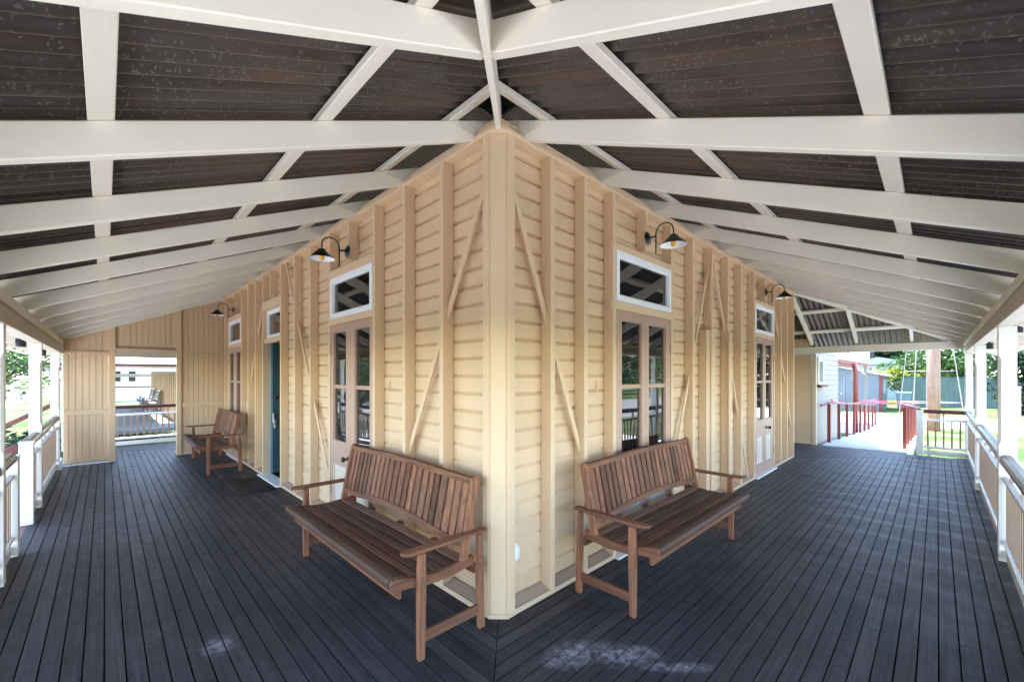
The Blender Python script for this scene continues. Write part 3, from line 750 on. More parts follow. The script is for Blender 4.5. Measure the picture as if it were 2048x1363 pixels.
# chicken wire closing the gap over the top plate
def netting():
    m = MB(); p = .026; w = .0011
    def strip(P, a0, a1):
        # hexagons in a plane from the plate's top edge to the innermost batten
        hgt = .215; r = p / math.sqrt(3)
        nx = int((a1 - a0) / p); ny = int(hgt / (1.5 * r))
        for j in range(ny + 1):
            for i in range(nx + 1):
                cx = a0 + (i + (.5 if j % 2 else 0)) * p; cy = j * 1.5 * r
                pts = [(cx, cy + r), (cx + p / 2, cy + r / 2), (cx + p / 2, cy - r / 2), (cx, cy - r)]
                for q0, q1 in ((0, 1), (1, 2), (2, 3)):
                    (x0, y0), (x1, y1) = pts[q0], pts[q1]
                    if x1 > a1 or x0 > a1 or min(y0, y1) < 0 or max(y0, y1) > hgt: continue
                    L = math.hypot(x1 - x0, y1 - y0); ux, uy = -(y1 - y0) / L * w, (x1 - x0) / L * w
                    m.add([P(x0 - ux, y0 - uy), P(x1 - ux, y1 - uy), P(x1 + ux, y1 + uy), P(x0 + ux, y0 + uy)], [(0, 1, 2, 3)])
    import_d = lambda v: (-.003 - v, 3.091 + v * .03)
    for k in range(-1, 9):
        a0 = .231 + .889 * k + .052; a1 = .231 + .889 * (k + 1) - .002
        if k == -1: a0 = -.02
        if a0 < YE - .2: strip(lambda a, v: (import_d(v)[0], a, import_d(v)[1]), a0, min(a1, YE))
        if a0 < XE - .2: strip(lambda a, v: (a, import_d(v)[0], import_d(v)[1]), a0, min(a1, XE))
    m.build('wire_netting', M['wire'], roof, recalc=False)
netting()
# beams on the posts
def beams():
    m = MB()
    zb, zt = 1.905, 2.035
    m.box(-2.35, -2.240, -2.33, EY - .02, zb, zt); m.build('beam', M['beamp'], B, bevel=.004)
    m = MB(); m.box(-2.32, -2.222, -2.31, EY - .03, 2.041, 2.122); m.build('beam_moulding', M['offwhite'], B, bevel=.006)
    m = MB(); m.box(-2.228, EX - .06, -2.325, -2.225, 1.935, 2.05); m.build('beam', M['beamp'], B, bevel=.004)
    m = MB(); m.box(-2.218, EX - .06, -2.315, -2.215, 2.056, 2.122); m.build('beam_moulding', M['offwhite'], B, bevel=.006)
    m = MB(); m.box(EX - .058, EX + .03, -2.33, 3.0, 2.025, 2.17); m.build('beam', M['offwhite'], B, bevel=.004)
    m = MB(); m.box(-2.21, 3.0, EY - .10, EY - .01, 1.93, 2.10); m.build('beam', M['beamp'], B, bevel=.004)
beams()
# verandah posts with stop-chamfered edges
def post(x, y, zt):
    m = MB(); h = .05
    sq = lambda q, c: [(-q, -q + c), (-q + c, -q), (q - c, -q), (q, -q + c), (q, q - c), (q - c, q), (-q + c, q), (-q, q - c)]
    lev = [(0, .0015), (.95, .0015), (.99, .016), (1.66, .016), (1.70, .0015), (zt, .0015)]
    vs = [(x + a, y + b, z) for z, c in lev for a, b in sq(h, c)]
    fs = [(i * 8 + k, i * 8 + (k + 1) % 8, (i + 1) * 8 + (k + 1) % 8, (i + 1) * 8 + k) for i in range(len(lev) - 1) for k in range(8)]
    fs += [tuple(range(7, -1, -1)), tuple(40 + k for k in range(8))]
    m.add(vs, fs); return m.build('verandah_post', M['white'], B)
PL = (.35, 2.90, 5.45, 8.15, 10.55); PR = (.57, 3.62, 6.69, 9.62)
for y in PL: post(-2.30, y, 1.904)
for x in PR: post(x, -2.29, 1.934)
post(-2.30, -2.29, 1.904); post(.3, 10.55, 1.93)
# eave: fascia and gutter
m = MB(); m.box(-2.80, -2.765, -2.8, YE + 2.8, 1.945, 2.03); m.box(-2.8, XE + 2.6, -2.80, -2.765, 1.945, 2.03)
m.build('fascia', M['offwhite'], B, bevel=.003)
m = MB()
m.box(-2.90, -2.802, -2.9, YE + 2.8, 1.96, 2.05); m.box(-2.9, XE + 2.6, -2.90, -2.802, 1.96, 2.05)
m.build('gutter', M['white'], B, bevel=.01)

# ------------------------------------------------------------------ railings
def railing(label, ax, a0, a1, c, end0=None, end1=None, nospind=False):
    """ax 'x' or 'y': direction of the run; c the fixed coordinate"""
    t = thing('railing', label, 'railing', (a0, c, 0) if ax == 'x' else (c, a0, 0), 0, 'verandah railings')
    L = a1 - a0
    P = (lambda a, d, z: (a, d, z)) if ax == 'x' else (lambda a, d, z: (-d, a, z))
    def bx(m, p0, p1, d0, d1, z0, z1):
        A = P(p0, d0, z0); Bq = P(p1, d1, z1); m.box(A[0], Bq[0], A[1], Bq[1], A[2], Bq[2])
    m = MB()
    pr = [(-.04, .805), (.04, .805), (.043, .835), (.036, .862), (.018, .876), (-.018, .876), (-.036, .862), (-.043, .835)]
    m.prism(pr, lambda q, s: P(0 if s == 0 else L, q[0], q[1])); m.build('handrail', M['handrail'], t, smooth=False)
    m = MB(); pr = [(-.024, .655), (.024, .655), (.030, .690), (0, .704), (-.030, .690)]
    m.prism(pr, lambda q, s: P(0 if s == 0 else L, q[0], q[1])); m.build('top_rail', M['white'], t, bevel=.002)
    m = MB(); pr = [(-.024, .135), (.024, .135), (.030, .165), (0, .180), (-.030, .165)]
    m.prism(pr, lambda q, s: P(0 if s == 0 else L, q[0], q[1])); m.build('bottom_rail', M['white'], t, bevel=.002)
    m = MB(); bx(m, 0, L, .014, .030, .012, .10) if False else bx(m, 0, L, -.010, .008, .012, .095); m.build('kick_board', M['white'], t)
    k = max(1, round(L / .6)); mesh = None
    for i in range(k):
        a = L * (i + .5) / k
        if mesh is None:
            m = MB(); q = P(0, 0, 0); m.box(-.011, .011, -.011, .011, .703, .806); o = m.build('spacer', M['balus'], t); mesh = o.data
        else:
            o = bpy.data.objects.new('spacer', mesh); COL.objects.link(o); o.parent = t
        o.location = P(a, 0, 0)
    nb = int(round(L / .108)); mesh = None
    for i in range(nb):
        a = L * (i + .5) / nb
        if mesh is None:
            m = MB(); m.box(-.0135, .0135, -.0135, .0135, .178, .656); o = m.build('baluster', M['balus'], t, bevel=.002); mesh = o.data
        else:
            o = bpy.data.objects.new('baluster', mesh); COL.objects.link(o); o.parent = t
        o.location = P(a, 0, 0)
    if end0 or end1:
        for e in (end0, end1):
            if e is None: continue
            m = MB()
            A = e
            bx(m, A - .05, A + .05, -.05, .05, 0, .835); m2 = m.build('newel_post', M['white'], t, bevel=.004)
            m = MB(); bx(m, A - .056, A + .056, -.056, .056, .836, .852); m.build('newel_cap', M['white'], m2, bevel=.004)
    return t
railing('white railing bay with brown handrail in front of the near left newel gap', 'y', .402, 2.848, -2.30)
railing('short white railing bay ending in the near newel of the left stair gap', 'y', 2.952, 3.56, -2.30, end1=.608 + .05)
railing('short white railing bay with low newel at the far side of the left stair gap', 'y', 4.72, 5.398, -2.30, end0=-.05)
railing('white railing bay on the left ending at the tongue and groove screen wall', 'y', 5.502, 8.098, -2.30)
railing('white corner railing bay of the left verandah side closest to the corner', 'y', -2.238, .298, -2.30)
railing('white corner railing bay of the right verandah side closest to the corner', 'x', -2.228, .518, -2.29)
railing('near right railing bay with brown handrail running out of the picture', 'x', .622, 3.568, -2.29)
railing('middle right railing bay between the two nearest white posts', 'x', 3.672, 6.638, -2.29)
railing('right railing bay farthest along, meeting the corner post beside the ramp railing', 'x', 6.742, 9.568, -2.29)
re_ = railing('short end railing with dark red handrail and white newel post beside the ramp', 'y', -2.238, -1.70, 9.62, end1=.538 + .055)
le_ = railing('maroon topped white railing seen through the opening in the screen wall', 'x', -2.228, .248, 10.55)
for t in (re_, le_):
    for ch in t.children:
        if ch.name.startswith('handrail'): ch.data.materials[0] = M['maroon']

# ------------------------------------------------------------------ screen wall at the end of the left side
S = thing('screen_wall', 'cream tongue and groove screen wall with doorway closing the left verandah', 'wall', (0, YE, 0))
def vj(x0, x1, z0, ztop, name='panel'):
    """vertical-jointed boards; ztop may follow the roof"""
    m = MB(); p = .0815
    zt = ztop if callable(ztop) else (lambda x: ztop)
    x = x1
    while x > x0 + .005:
        a = max(x0, x - p + .006); g = a - .006 if a > x0 else a
        m.prism([(a, z0), (x, z0), (x, zt(x)), (a, zt(a))], lambda P, t: (P[0], .004 if t == 0 else .022, P[1]))
        if g < a: m.prism([(max(x0, g), z0), (a, z0), (a, zt(a)), (max(x0, g), zt(g))], lambda P, t: (P[0], .0185 if t == 0 else .022, P[1]))
        x = g
    return m.build(name, M['cream'], S, recalc=True)
zr = lambda x: ZB + SL * x + .10
vj(-2.225, -1.676, .045, 1.90); vj(-2.225, -1.676, 1.952, zr); vj(-1.588, -.742, 2.066, zr); vj(-.666, .09, .015, 1.975); vj(-.666, .09, 2.006, zr)
for x0, x1 in ((-1.675, -1.589), (-.741, -.667)):
    m = MB(); m.prism([(x0, .0), (x1, .0), (x1, zr(x1)), (x0, zr(x0))], lambda P, t: (P[0], -.035 if t == 0 else .05, P[1])); m.build('post', M['cream'], S, bevel=.003)
for x0, x1, z0, z1 in ((-2.225, -1.676, .86, .945), (-2.225, -1.676, 1.905, 1.950), (-2.225, -1.676, .045, .115), (-.666, .07, .92, 1.0), (-.666, .07, 1.978, 2.004), (-1.588, -.742, 1.956, 2.02)):
    m = MB(); m.box(x0, x1, -.02, .003, z0, z1); m.build('rail', M['cream_h'], S, bevel=.003)
m = MB(); m.box(-1.588, -.742, .0, .03, 2.021, 2.065); m.build('recessed_head', M['sill'], S)
m = MB(); m.box(-2.225, -1.676, -.01, .012, .004, .016); m.box(-.666, .07, -.01, .012, .002, .013); m.build('floor_trim', M['white'], S)

# ------------------------------------------------------------------ benches
def make_bench(label, group):
    L = 1.83
    t = thing('bench', label, 'bench', (0, 0, 0), 0, group)
    def leg(poly, x0, x1):
        m = MB(); m.prism(poly, lambda P, s: (x0 if s == 0 else x1, P[0], P[1])); return m.build('leg', M['woodx'], t, bevel=.004)
    rearp = [(.060, 0), (.104, 0), (.116, .35), (.114, .572), (.076, .572), (.070, .35)]
    frontp = [(.484, 0), (.524, 0), (.527, .4), (.518, .572), (.479, .572), (.476, .4)]
    sw = .033
    legs = []
    for x0 in (0, L - sw):
        legs.append(leg(rearp, x0, x0 + sw)); legs.append(leg(frontp, x0, x0 + sw))
    # screw heads on each leg
    for i, lg in enumerate(legs):
        near = i < 2
        yy = .093 if i % 2 == 0 else .502
        for z in ((.46, .41, .15, .54) if i % 2 == 0 else (.455, .405, .16)):
            m = MB(); m.lathe([(0, -.003), (.005, -.0025), (.0072, 0)] if near else [(0, .003), (.005, .0025), (.0072, 0)], (0 if near else L, yy, z), 10, 'X')
            m.build('screw', M['screw'], lg, smooth=True)
    # arms
    for x0 in (-.014, L - .056):
        m = MB(); pl = []
        n = 10
        outer = [(x0, .05), (x0, .54)] + [(x0 + .035 - .035 * math.cos(a), .575 + .045 * math.sin(a)) for a in [math.pi * i / n for i in range(n + 1)]] + [(x0 + .07, .54), (x0 + .062, .05)]
        zf = lambda y: .574 + .010 * ((y - .3) / .3) ** 2
        m.prism(outer, lambda P, s: (P[0], P[1], zf(P[1]) + (0 if s == 0 else .020)))
        m.build('armrest', M['woody'], t, bevel=.005)
    # end seat rails, dished on top
    top = [(.12, .446), (.20, .434), (.30, .424), (.40, .424), (.50, .436), (.58, .456), (.625, .466), (.655, .462), (.668, .445), (.662, .42), (.64, .402)]
    bot = [(.56, .396), (.45, .374), (.30, .368), (.12, .390)]
    for x0 in (.034, L - .034 - .032):
        m = MB(); m.prism(top + bot, lambda P, s: (x0 if s == 0 else x0 + .032, P[0], P[1])); m.build('seat_rail', M['woody'], t, bevel=.004)
    # stretchers
    for x0 in (.008, L - .008 - .024):
        m = MB(); m.box(x0, x0 + .024, .100, .488, .088, .146); m.build('stretcher', M['woody'], t, bevel=.003)
    # cross bearers under the slats
    for x in (L * .25, L * .5, L * .75):
        m = MB(); m.prism([(.10, .425), (.13, .435), (.20, .408), (.30, .398), (.40, .398), (.50, .410), (.60, .43), (.60, .39), (.45, .35), (.30, .345), (.10, .38)], lambda P, s: (x - .016 if s == 0 else x + .016, P[0], P[1]))
        m.build('seat_bearer', M['woody'], t, bevel=.003)
    m = MB(); m.box(.04, L - .04, .100, .122, .33, .39); m.build('rear_apron', M['wood'], t, bevel=.003)
    m = MB(); m.box(.074, L - .074, .585, .607, .335, .415); m.build('front_apron', M['wood'], t, bevel=.003)
    # seat: long slats following the dish
    m = MB()
    zc = lambda y: (lambda i: top[i][1] + (top[i + 1][1] - top[i][1]) * (y - top[i][0]) / (top[i + 1][0] - top[i][0]))(max(i for i in range(len(top) - 3) if top[i][0] <= y))
    y = .16
    for w in (.066, .066, .066, .066, .066):
        y0, y1 = y, y + w
        m.prism([(y0, zc(y0) - .022), (y1, zc(y1) - .022), (y1, zc(y1) - .003), (y1 - .004, zc(y1 - .004) + .001), (y0 + .004, zc(y0 + .004) + .001), (y0, zc(y0) - .003)], lambda P, s: (.0665 if s == 0 else L - .0665, P[0], P[1]))
        y = y1 + .0135
    y0 = y
    m.prism([(y0, zc(y0) - .02), (.60, .425), (.645, .408), (.668, .42), (.674, .443), (.662, .462), (.63, .469), (.595, .463), (y0, zc(y0))], lambda P, s: (.0665 if s == 0 else L - .0665, P[0], P[1]))
    m.build('seat', M['woodseat'], t, bevel=.002)
    # back: two leaning stiles, curved top and bottom rails, many upright slats
    lean = lambda z: .200 - (z - .40) * .205
    for x0 in (.0345, L - .0345 - .032):
        m = MB(); pl = [(lean(.38) + .024, .38), (lean(.38) - .030, .38), (lean(.88) - .026, .88), (lean(.905) - .018, .905), (lean(.915), .915), (lean(.905) + .018, .905), (lean(.88) + .026, .88)]
        m.prism(pl, lambda P, s: (x0 if s == 0 else x0 + .032, P[0], P[1])); m.build('back_stile', M['woodx'], t, bevel=.004)
    n = 20; x0, x1 = .0667, L - .0667
    zt = lambda x: .865 + .016 * math.sin(math.pi * (x - x0) / (x1 - x0)) ** 2
    zbm = lambda x: .515 + .020 * math.cos(2 * math.pi * (x - x0) / (x1 - x0) * 1.0) * -1
    for nm, zf, h in (('back_top_rail', zt, .036), ('back_bottom_rail', zbm, .040)):
        m = MB(); rows = []
        for (dy, dz) in ((-.017, 0), (.017, 0), (.017, h), (-.017, h), (-.017, 0)):
            rows.append([(x0 + (x1 - x0) * i / 24, lean(zf(x0 + (x1 - x0) * i / 24) + dz) + dy, zf(x0 + (x1 - x0) * i / 24) + dz) for i in range(25)])
        m.grid(rows); m.build(nm, M['wood'], t)
    m = MB(); rr = random.Random(3)
    cnt = 22; ws = [rr.choice((.046, .052, .058, .062)) for _ in range(cnt)]; gap = (x1 - x0 - sum(ws)) / (cnt + 1); x = x0 + gap
    for w in ws:
        za, zb_ = zbm(x + w / 2) + .036, zt(x + w / 2) + .004
        A = [(x, lean(za) - .009, za), (x + w, lean(za) - .009, za), (x + w, lean(za) + .009, za), (x, lean(za) + .009, za)]
        Bq = [(p[0], p[1] - lean(za) + lean(zb_), zb_) for p in A]
        m.hexa(A + Bq); x += w + gap
    m.build('backrest', M['woodx'], t, bevel=.002)
    return t
GB = 'hardwood slatted benches on the verandah'
b1 = make_bench('slatted hardwood bench left of the corner post, under the white outlet-free wall', GB)
b1['label'] = 'reddish brown slatted bench immediately left of the building corner'
b1.location = (-.005, .045, 0); b1.rotation_euler = (0, 0, R(90))
b2 = copy_tree(b1); b2['label'] = 'reddish brown slatted bench immediately right of the building corner'
b2.location = (2.485, -.030, 0); b2.rotation_euler = (0, 0, R(180))
b3 = copy_tree(b1); b3['label'] = 'slatted hardwood bench far along the left wall by the screen wall'
b3.location = (-.085, 5.93, 0); b3.rotation_euler = (0, 0, R(89))

# ------------------------------------------------------------------ wall lamps
def make_lamp(label):
    t = thing('wall_lamp', label, 'wall lamp', (0, 0, 0), 0, 'gooseneck wall lamps')
    # local: wall at y=0, outwards = -y ; origin at the wall disc
    m = MB(); m.lathe([(.0, -.026), (.012, -.026), (.022, -.018), (.046, -.012), (.056, -.004), (.058, 0)], (0, 0, 0), 24, 'Y'); m.build('wall_disc', M['blackmetal'], t, smooth=True)
    m = MB(); m.lathe([(.064, -.0015), (.064, .006), (0, .006)], (0, 0, 0), 24, 'Y'); m.build('timber_rose', M['cream'], t)
    m = MB(); m.tube([(0, -.02, .0), (0, -.082, 0)], .008)
    pts = [(0, -.082, -.16), (0, -.082, -.05), (0, -.082, .02)]
    for i in range(1, 13):
        a = math.pi * i / 12
        pts.append((0, -.082 - .082 + .082 * math.cos(a), .02 + .082 * math.sin(a)))
    pts += [(0, -.246, .0), (0, -.246, -.03)]
    m.tube(pts, .0065, 10); m.build('arm', M['blackmetal'], t, smooth=True)
    m = MB(); c = (0, -.246, -.118)
    m.lathe([(.0, .098), (.018, .096), (.034, .088), (.036, .076), (.048, .070), (.117, .0)], c, 32); sh = m.build('lamp_shade', M['blackmetal'], t, smooth=True)
    m = MB(); m.lathe([(.115, .0005), (.046, .066), (.034, .072), (0, .072)], c, 32); m.build('shade_lining', M['lampwhite'], sh, smooth=True, recalc=False)
    m = MB(); m.lathe([(.0, -.016), (.012, -.012), (.021, .002), (.023, .018), (.018, .036), (.014, .05), (.014, .07)], c, 16); m.build('bulb', M['bulb'], t, smooth=True)
    return t
l1 = make_lamp('dark green gooseneck lamp above the nearest left doorway')
l1.location = (-.007, 2.20, 2.755); l1.rotation_euler = (0, 0, R(-90))
l2 = copy_tree(l1); l2['label'] = 'dark green gooseneck lamp above the nearest right doorway'; l2.location = (1.87, -.007, 2.80); l2.rotation_euler = (0, 0, 0)
l3 = copy_tree(l1); l3['label'] = 'dark green gooseneck lamp above the far right doorway'; l3.location = (5.68, -.007, 2.83); l3.rotation_euler = (0, 0, 0)
l4 = copy_tree(l1); l4['label'] = 'dark green gooseneck lamp above the farthest left doorway, over the far bench'; l4.location = (-.007, 7.31, 2.75); l4.rotation_euler = (0, 0, R(-90))
# conduits beside the lamps
for side, a, z0, z1, nm in (('L', 2.165, 2.74, 2.93, ''), ('R', 5.60, 2.76, 2.96, '')):
    m = MB(); s = .05
    pts = [wp(side, a, .085, z1), wp(side, a, .085, z0 + .02), wp(side, a + .015, .085, z0), wp(side, a + (.03 if side == 'L' else .05), .085, z0)]
    m.tube(pts, .007, 8); m.build('conduit', M['cream'], B, smooth=True)
# wire on the right wall
m = MB(); m.tube([wp('R', 3.435, .03, 2.2), wp('R', 3.435, -.004, 2.75), wp('R', 3.44, -.006, 2.97), wp('R', 3.47, -.006, 3.03), wp('R', 3.52, -.006, 3.05), wp('R', 3.95, -.006, 3.07)], .005, 6); m.build('cable', M['cream'], B, smooth=True)

# hooks
for (side, a, z, lab) in (('L', 1.52, 1.44, 'bent wire hook on the boards beside the nearest left door'), ('L', 3.17, 1.18, 'bent wire hook on the boards left of the nearest left door'), ('R', 1.18, 1.45, 'bent wire hook on the boards just left of the nearest right door'), ('R', 2.80, 1.27, 'bent wire hook on the boards just right of the nearest right door')):
    m = MB()
    pts = [(0, .0, .03), (0, -.012, .03), (.004, -.016, .0), (.002, -.014, -.035), (-.006, -.016, -.052), (-.016, -.018, -.04), (-.018, -.018, -.02)]
    m.tube([wp(side, p[0], p[1], p[2]) for p in pts], .0042, 8)
    o = m.build('hook', M['cream'], None, smooth=True); o.location = wp(side, a, .096, z)
    tag(o, lab, 'hook', 'wire hooks on the walls')
m = MB(); m.lathe([(0, -.026), (.022, -.025), (.032, -.016), (.035, 0)], (0, 0, 0), 20, 'Y')
for i, v in enumerate(m.v): m.v[i] = (v[0], v[1], v[2] * 1.75)
o = m.build('power_outlet', M['plastic'], None, smooth=True); o.location = (.238, .094, .345)
tag(o, 'white plastic outlet cover low on the boards just right of the corner post', 'outlet')

# door mat
mt = thing('door_mat', 'black ribbed rubber mat in front of the open teal door', 'door mat', (-.29, 4.80, 0))
m = MB(); m.box(-.21, .21, -.48, .48, .001, .008); m.build('mat_base', M['rubber'], mt, bevel=.003)
m = MB()
for i in range(26):
    y = -.46 + i * .0365
    m.box(-.10, .20, y, y + .022, .0082, .014)
m.build('mat_ribs', M['rubber'], mt)

# eave downlights
def downlight(loc, lab):
    t = thing('downlight', lab, 'light', loc, 0, 'black cylinder downlights under the eaves')
    m = MB(); m.lathe([(0, -.05), (.040, -.05), (.045, -.046), (.045, .05), (0, .05)], (0, 0, 0), 20); m.build('housing', M['black'], t, smooth=False)
    m = MB(); m.lathe([(.0, -.0505), (.036, -.0502)], (0, 0, 0), 20); m.build('lens', M['steel'], t)
    m = MB(); m.box(-.012, .012, -.012, .012, .05, .12); m.build('bracket', M['black'], t)
downlight((-2.46, 5.95, 1.93), 'black cylinder downlight under the left eave, nearer of the pair')
downlight((-2.46, 8.4, 1.90), 'black cylinder downlight under the left eave, by the screen wall')
downlight((5.25, -2.48, 2.035), 'black cylinder downlight under the right eave at the picture edge')
downlight((8.05, -2.445, 1.985), 'black cylinder downlight under the right eave between two posts')

# ------------------------------------------------------------------ left steps and handrails
m = MB()
for i in range(3):
    m.box(-2.36 - .30 * (i + 1), -2.36 - .30 * i, 3.62, 4.66, G, -.02 - .14 * i)
t = m.build('entrance_steps', M['maroonstep'], None, bevel=.006); tag(t, 'maroon painted steps in the gap of the left railing', 'steps')
m = MB(); m.box(-2.36, -2.255, 3.62, 4.66, -.09, -.004); tag(m.build('step_edge', M['maroonstep'], None), kind='structure')
for y, lab in ((4.69, 'maroon sloping handrail going down from the far newel of the left steps'), (3.60, 'maroon sloping handrail going down from the near newel of the left steps'), (9.1, 'maroon sloping handrail outside the verandah near the screen wall end')):
    t = thing('stair_handrail', lab, 'handrail', (-2.36, y, 0), 0, 'maroon stair handrails')
    za = .80 if y < 9 else 1.03
    ln_ = 1.3 if y < 9 else 2.2
    m = MB(); m.bar((0, 0, za), (-ln_, 0, za - ln_ * .62), .06, .075); m.build('handrail', M['maroon'], t, bevel=.01)
    m = MB(); m.bar((-ln_ + .05, 0, G), (-ln_ + .05, 0, za - ln_ * .62 + .02), .06, .06, (1, 0, 0)); m.build('post', M['maroon'], t, bevel=.005)

# ------------------------------------------------------------------ right end: ramp, hut, yard
RS = .0536
m = MB()
rz = lambda x: -.015 - max(0, x - 10.2) * RS
m.add([(9.69, -1.46, -.015), (10.2, -1.46, -.015), (20.6, -1.46, rz(20.6)), (20.6, -.08, rz(20.6)), (10.2, -.08, -.015), (9.69, -.08, -.015)] +
      [(9.69, -1.46, G - .1), (10.2, -1.46, G - .1), (20.6, -1.46, G - .6), (20.6, -.08, G - .6), (10.2, -.08, G - .1), (9.69, -.08, G - .1)],
      [(0, 1, 4, 5), (1, 2, 3, 4), (0, 6, 7, 1), (1, 7, 8, 2), (5, 4, 10, 11), (4, 3, 9, 10), (2, 8, 9, 3), (0, 5, 11, 6)])
tag(m.build('ramp_path', M['concrete']), kind='structure')
for i, (xa, xb) in enumerate(((16.6, 16.9), (19.0, 19.3))):
    m = MB(); m.add([(xa, -1.25, rz(xa) + .004), (xb, -1.25, rz(xb) + .004), (xb, -.3, rz(xb) + .004), (xa, -.3, rz(xa) + .004)], [(0, 1, 2, 3)])
    o = m.build('tactile_strip', M['yellow'])
    tag(o, 'yellow warning strip across the ramp, ' + ('nearer the verandah' if i == 0 else 'at its lower end'), 'warning strip', 'yellow strips on the ramp')
def ramp_rail(y, xs, lab):
    t = thing('ramp_handrail', lab, 'handrail', (xs[0], y, 0), 0, 'red handrails of the ramp')
    mesh = None
    for x in xs:
        m = MB(); m.box(-.032, .032, -.032, .032, -.01, .89)
        if mesh is None:
            o = m.build('post', M['redpaint'], t, bevel=.005); mesh = o.data
        else:
            o = bpy.data.objects.new('post', mesh); COL.objects.link(o); o.parent = t
        o.location = (x - xs[0], 0, rz(x))
    m = MB()
    a = 9.72
    m.bar((a - xs[0], -.25 if y < -1 else .06, .86), (xs[0] - xs[0], 0, .905), .045, .04); m.bar((0, 0, .905), (xs[-1] - xs[0] + .1, 0, .905 + rz(xs[-1] + .1)), .045, .04)
    m.build('handrail', M['maroon'], t, bevel=.008)
    return t
ramp_rail(-.13, (10.28, 11.68, 13.02, 14.4, 15.85, 17.0, 18.2, 19.5, 20.5), 'red post and rail handrail of the ramp on the hut side')
ramp_rail(-1.40, (10.40, 11.9, 13.5, 14.9, 16.4, 17.9, 19.3, 20.5), 'red post and rail handrail of the ramp on the lawn side')
def ribbon():
    m = MB()
    def band(a, b, sag, w=.028, n=16):
        a, b = Vector(a), Vector(b); rows = [[], [], [], []]
        for i in range(n + 1):
            t = i / n; p = a.lerp(b, t); p.z -= sag * 4 * t * (1 - t)
            tw = .5 + .5 * math.sin(t * 9)
            for k, (dy, dz) in enumerate(((0, -w / 2), (.003, -w / 2), (.003, w / 2), (0, w / 2))):
                rows[k].append((p.x, p.y + dy + (dz * .6 * math.sin(t * 7)), p.z + dz * (.45 + .55 * tw)))
        m.grid(rows + [rows[0]])
    band((10.28, -.175, .93), (15.8, -.175, .66), .03); band((15.8, -.175, .67), (17.6, -.4, .70), .0); band((15.8, -.175, .72), (20.4, -1.36, .52), .01)
    band((17.0, -.18, .60), (20.4, -1.35, .44), .0)
    band((10.38, -1.345, .92), (10.39, -1.345, .70), 0)
    for c in ((10.28, -.178, .93), (15.8, -.178, .68), (10.40, -1.345, .90)):
        m.tube([(c[0] - .05, c[1], c[2] + .03), (c[0], c[1] - .02, c[2]), (c[0] + .05, c[1], c[2] + .035)], .014, 8)
    o = m.build('barrier_tape', M['tape']); tag(o, 'red barrier tape tied along and across the ramp handrails', 'barrier tape')
ribbon()

H = thing('weatherboard_hut', 'small cream weatherboard hut at the end of the verandah beside the ramp', 'hut', (9.66, .05, 0))
def lapped(m, P, a0, a1, z0, z1, p=.125):
    z = z0; prof = []
    while z < z1:
        prof += [(.000, z), (.022, min(z + p, z1) - .001)]; z += p
    m.grid([[P(a0, -.018 + d, zz) for d, zz in prof], [P(a1, -.018 + d, zz) for d, zz in prof]])
m = MB(); lapped(m, lambda a, d, z: (a, d, z), .05, 3.15, G, 2.75)
m.grid([[(3.15, y, z) for z in (G, 2.75)] for y in (0, 4)])
m.build('wall', M['hutboard'], H, recalc=False)
m = MB(); lapped(m, lambda a, d, z: (-.02 + d, a, z), .06, 3.0, .0, 2.0); lapped(m, lambda a, d, z: (-.02 + d, a, z), .06, 3.0, 2.13, 2.9)
m.build('end_wall', M['cream_h'], H, recalc=False)
m = MB(); m.box(-.06, .02, -.045, .02, -.02, 2.005); m.build('corner_post', M['cream'], H, bevel=.003)
m = MB(); m.add([(.0, -.35, 2.62), (3.4, -.35, 2.62), (3.4, 2, 3.6), (.0, 2, 3.6)], [(0, 1, 2, 3)]); m.build('roof', M['roofmetal'], H)
w = MB()
for (p0, p1, q0, q1) in ((.22, .86, 1.86, 1.93), (.22, .86, 1.32, 1.38), (.22, .29, 1.38, 1.86), (.79, .86, 1.38, 1.86)): w.box(p0, p1, -.05, -.0, q0, q1)
wo = w.build('window', M['sash'], H, bevel=.004)
m = MB(); m.box(.28, .80, -.03, -.02, 1.37, 1.87); m.build('pane', M['glass'], wo)
m = MB()
for i in range(6): m.bar((.30 + i * .085, -.036, 1.385), (.32 + i * .085, -.036, 1.855), .008, .008, (0, 1, 0))
m.build('window_bars', M['sash'], wo)
m = MB(); m.box(.16, .95, -.11, -.02, 1.26, 1.315); m.build('sill', M['maroon'], wo, bevel=.004)

A = thing('red_awning', 'red trimmed lean-to awning with gutter and downpipe beside the hut', 'awning', (15, .5, 0))
m = MB(); m.hexa([(-2.05, -.32, 1.975), (6.0, -.32, 1.975), (6.0, 2.6, 2.40), (-2.05, 2.6, 2.40), (-2.05, -.32, 2.0), (6.0, -.32, 2.0), (6.0, 2.6, 2.43), (-2.05, 2.6, 2.43)]); m.build('roof', M['roofmetal'], A)
m = MB(); m.box(-2.05, 6.0, -.45, -.325, 1.91, 2.01); m.build('gutter', M['redpaint'], A, bevel=.01)
m = MB(); m.box(-2.05, 1.3, -.40, -.34, 1.785, 1.905); m.build('barge_board', M['redpaint'], A, bevel=.004)
m = MB(); m.tube([(1.30, -.41, 1.98), (1.30, -.42, 1.84), (1.16, -.47, 1.70), (1.12, -.48, 1.55), (1.12, -.48, G)], .075, 12); m.build('downpipe', M['redpaint'], A, smooth=True)
m = MB(); m.box(5.2, 5.3, -.40, -.30, G, 1.96); m.bar((5.2, -.35, 1.55), (2.2, -.35, 1.97), .05, .06); m.build('post', M['galv'], A)

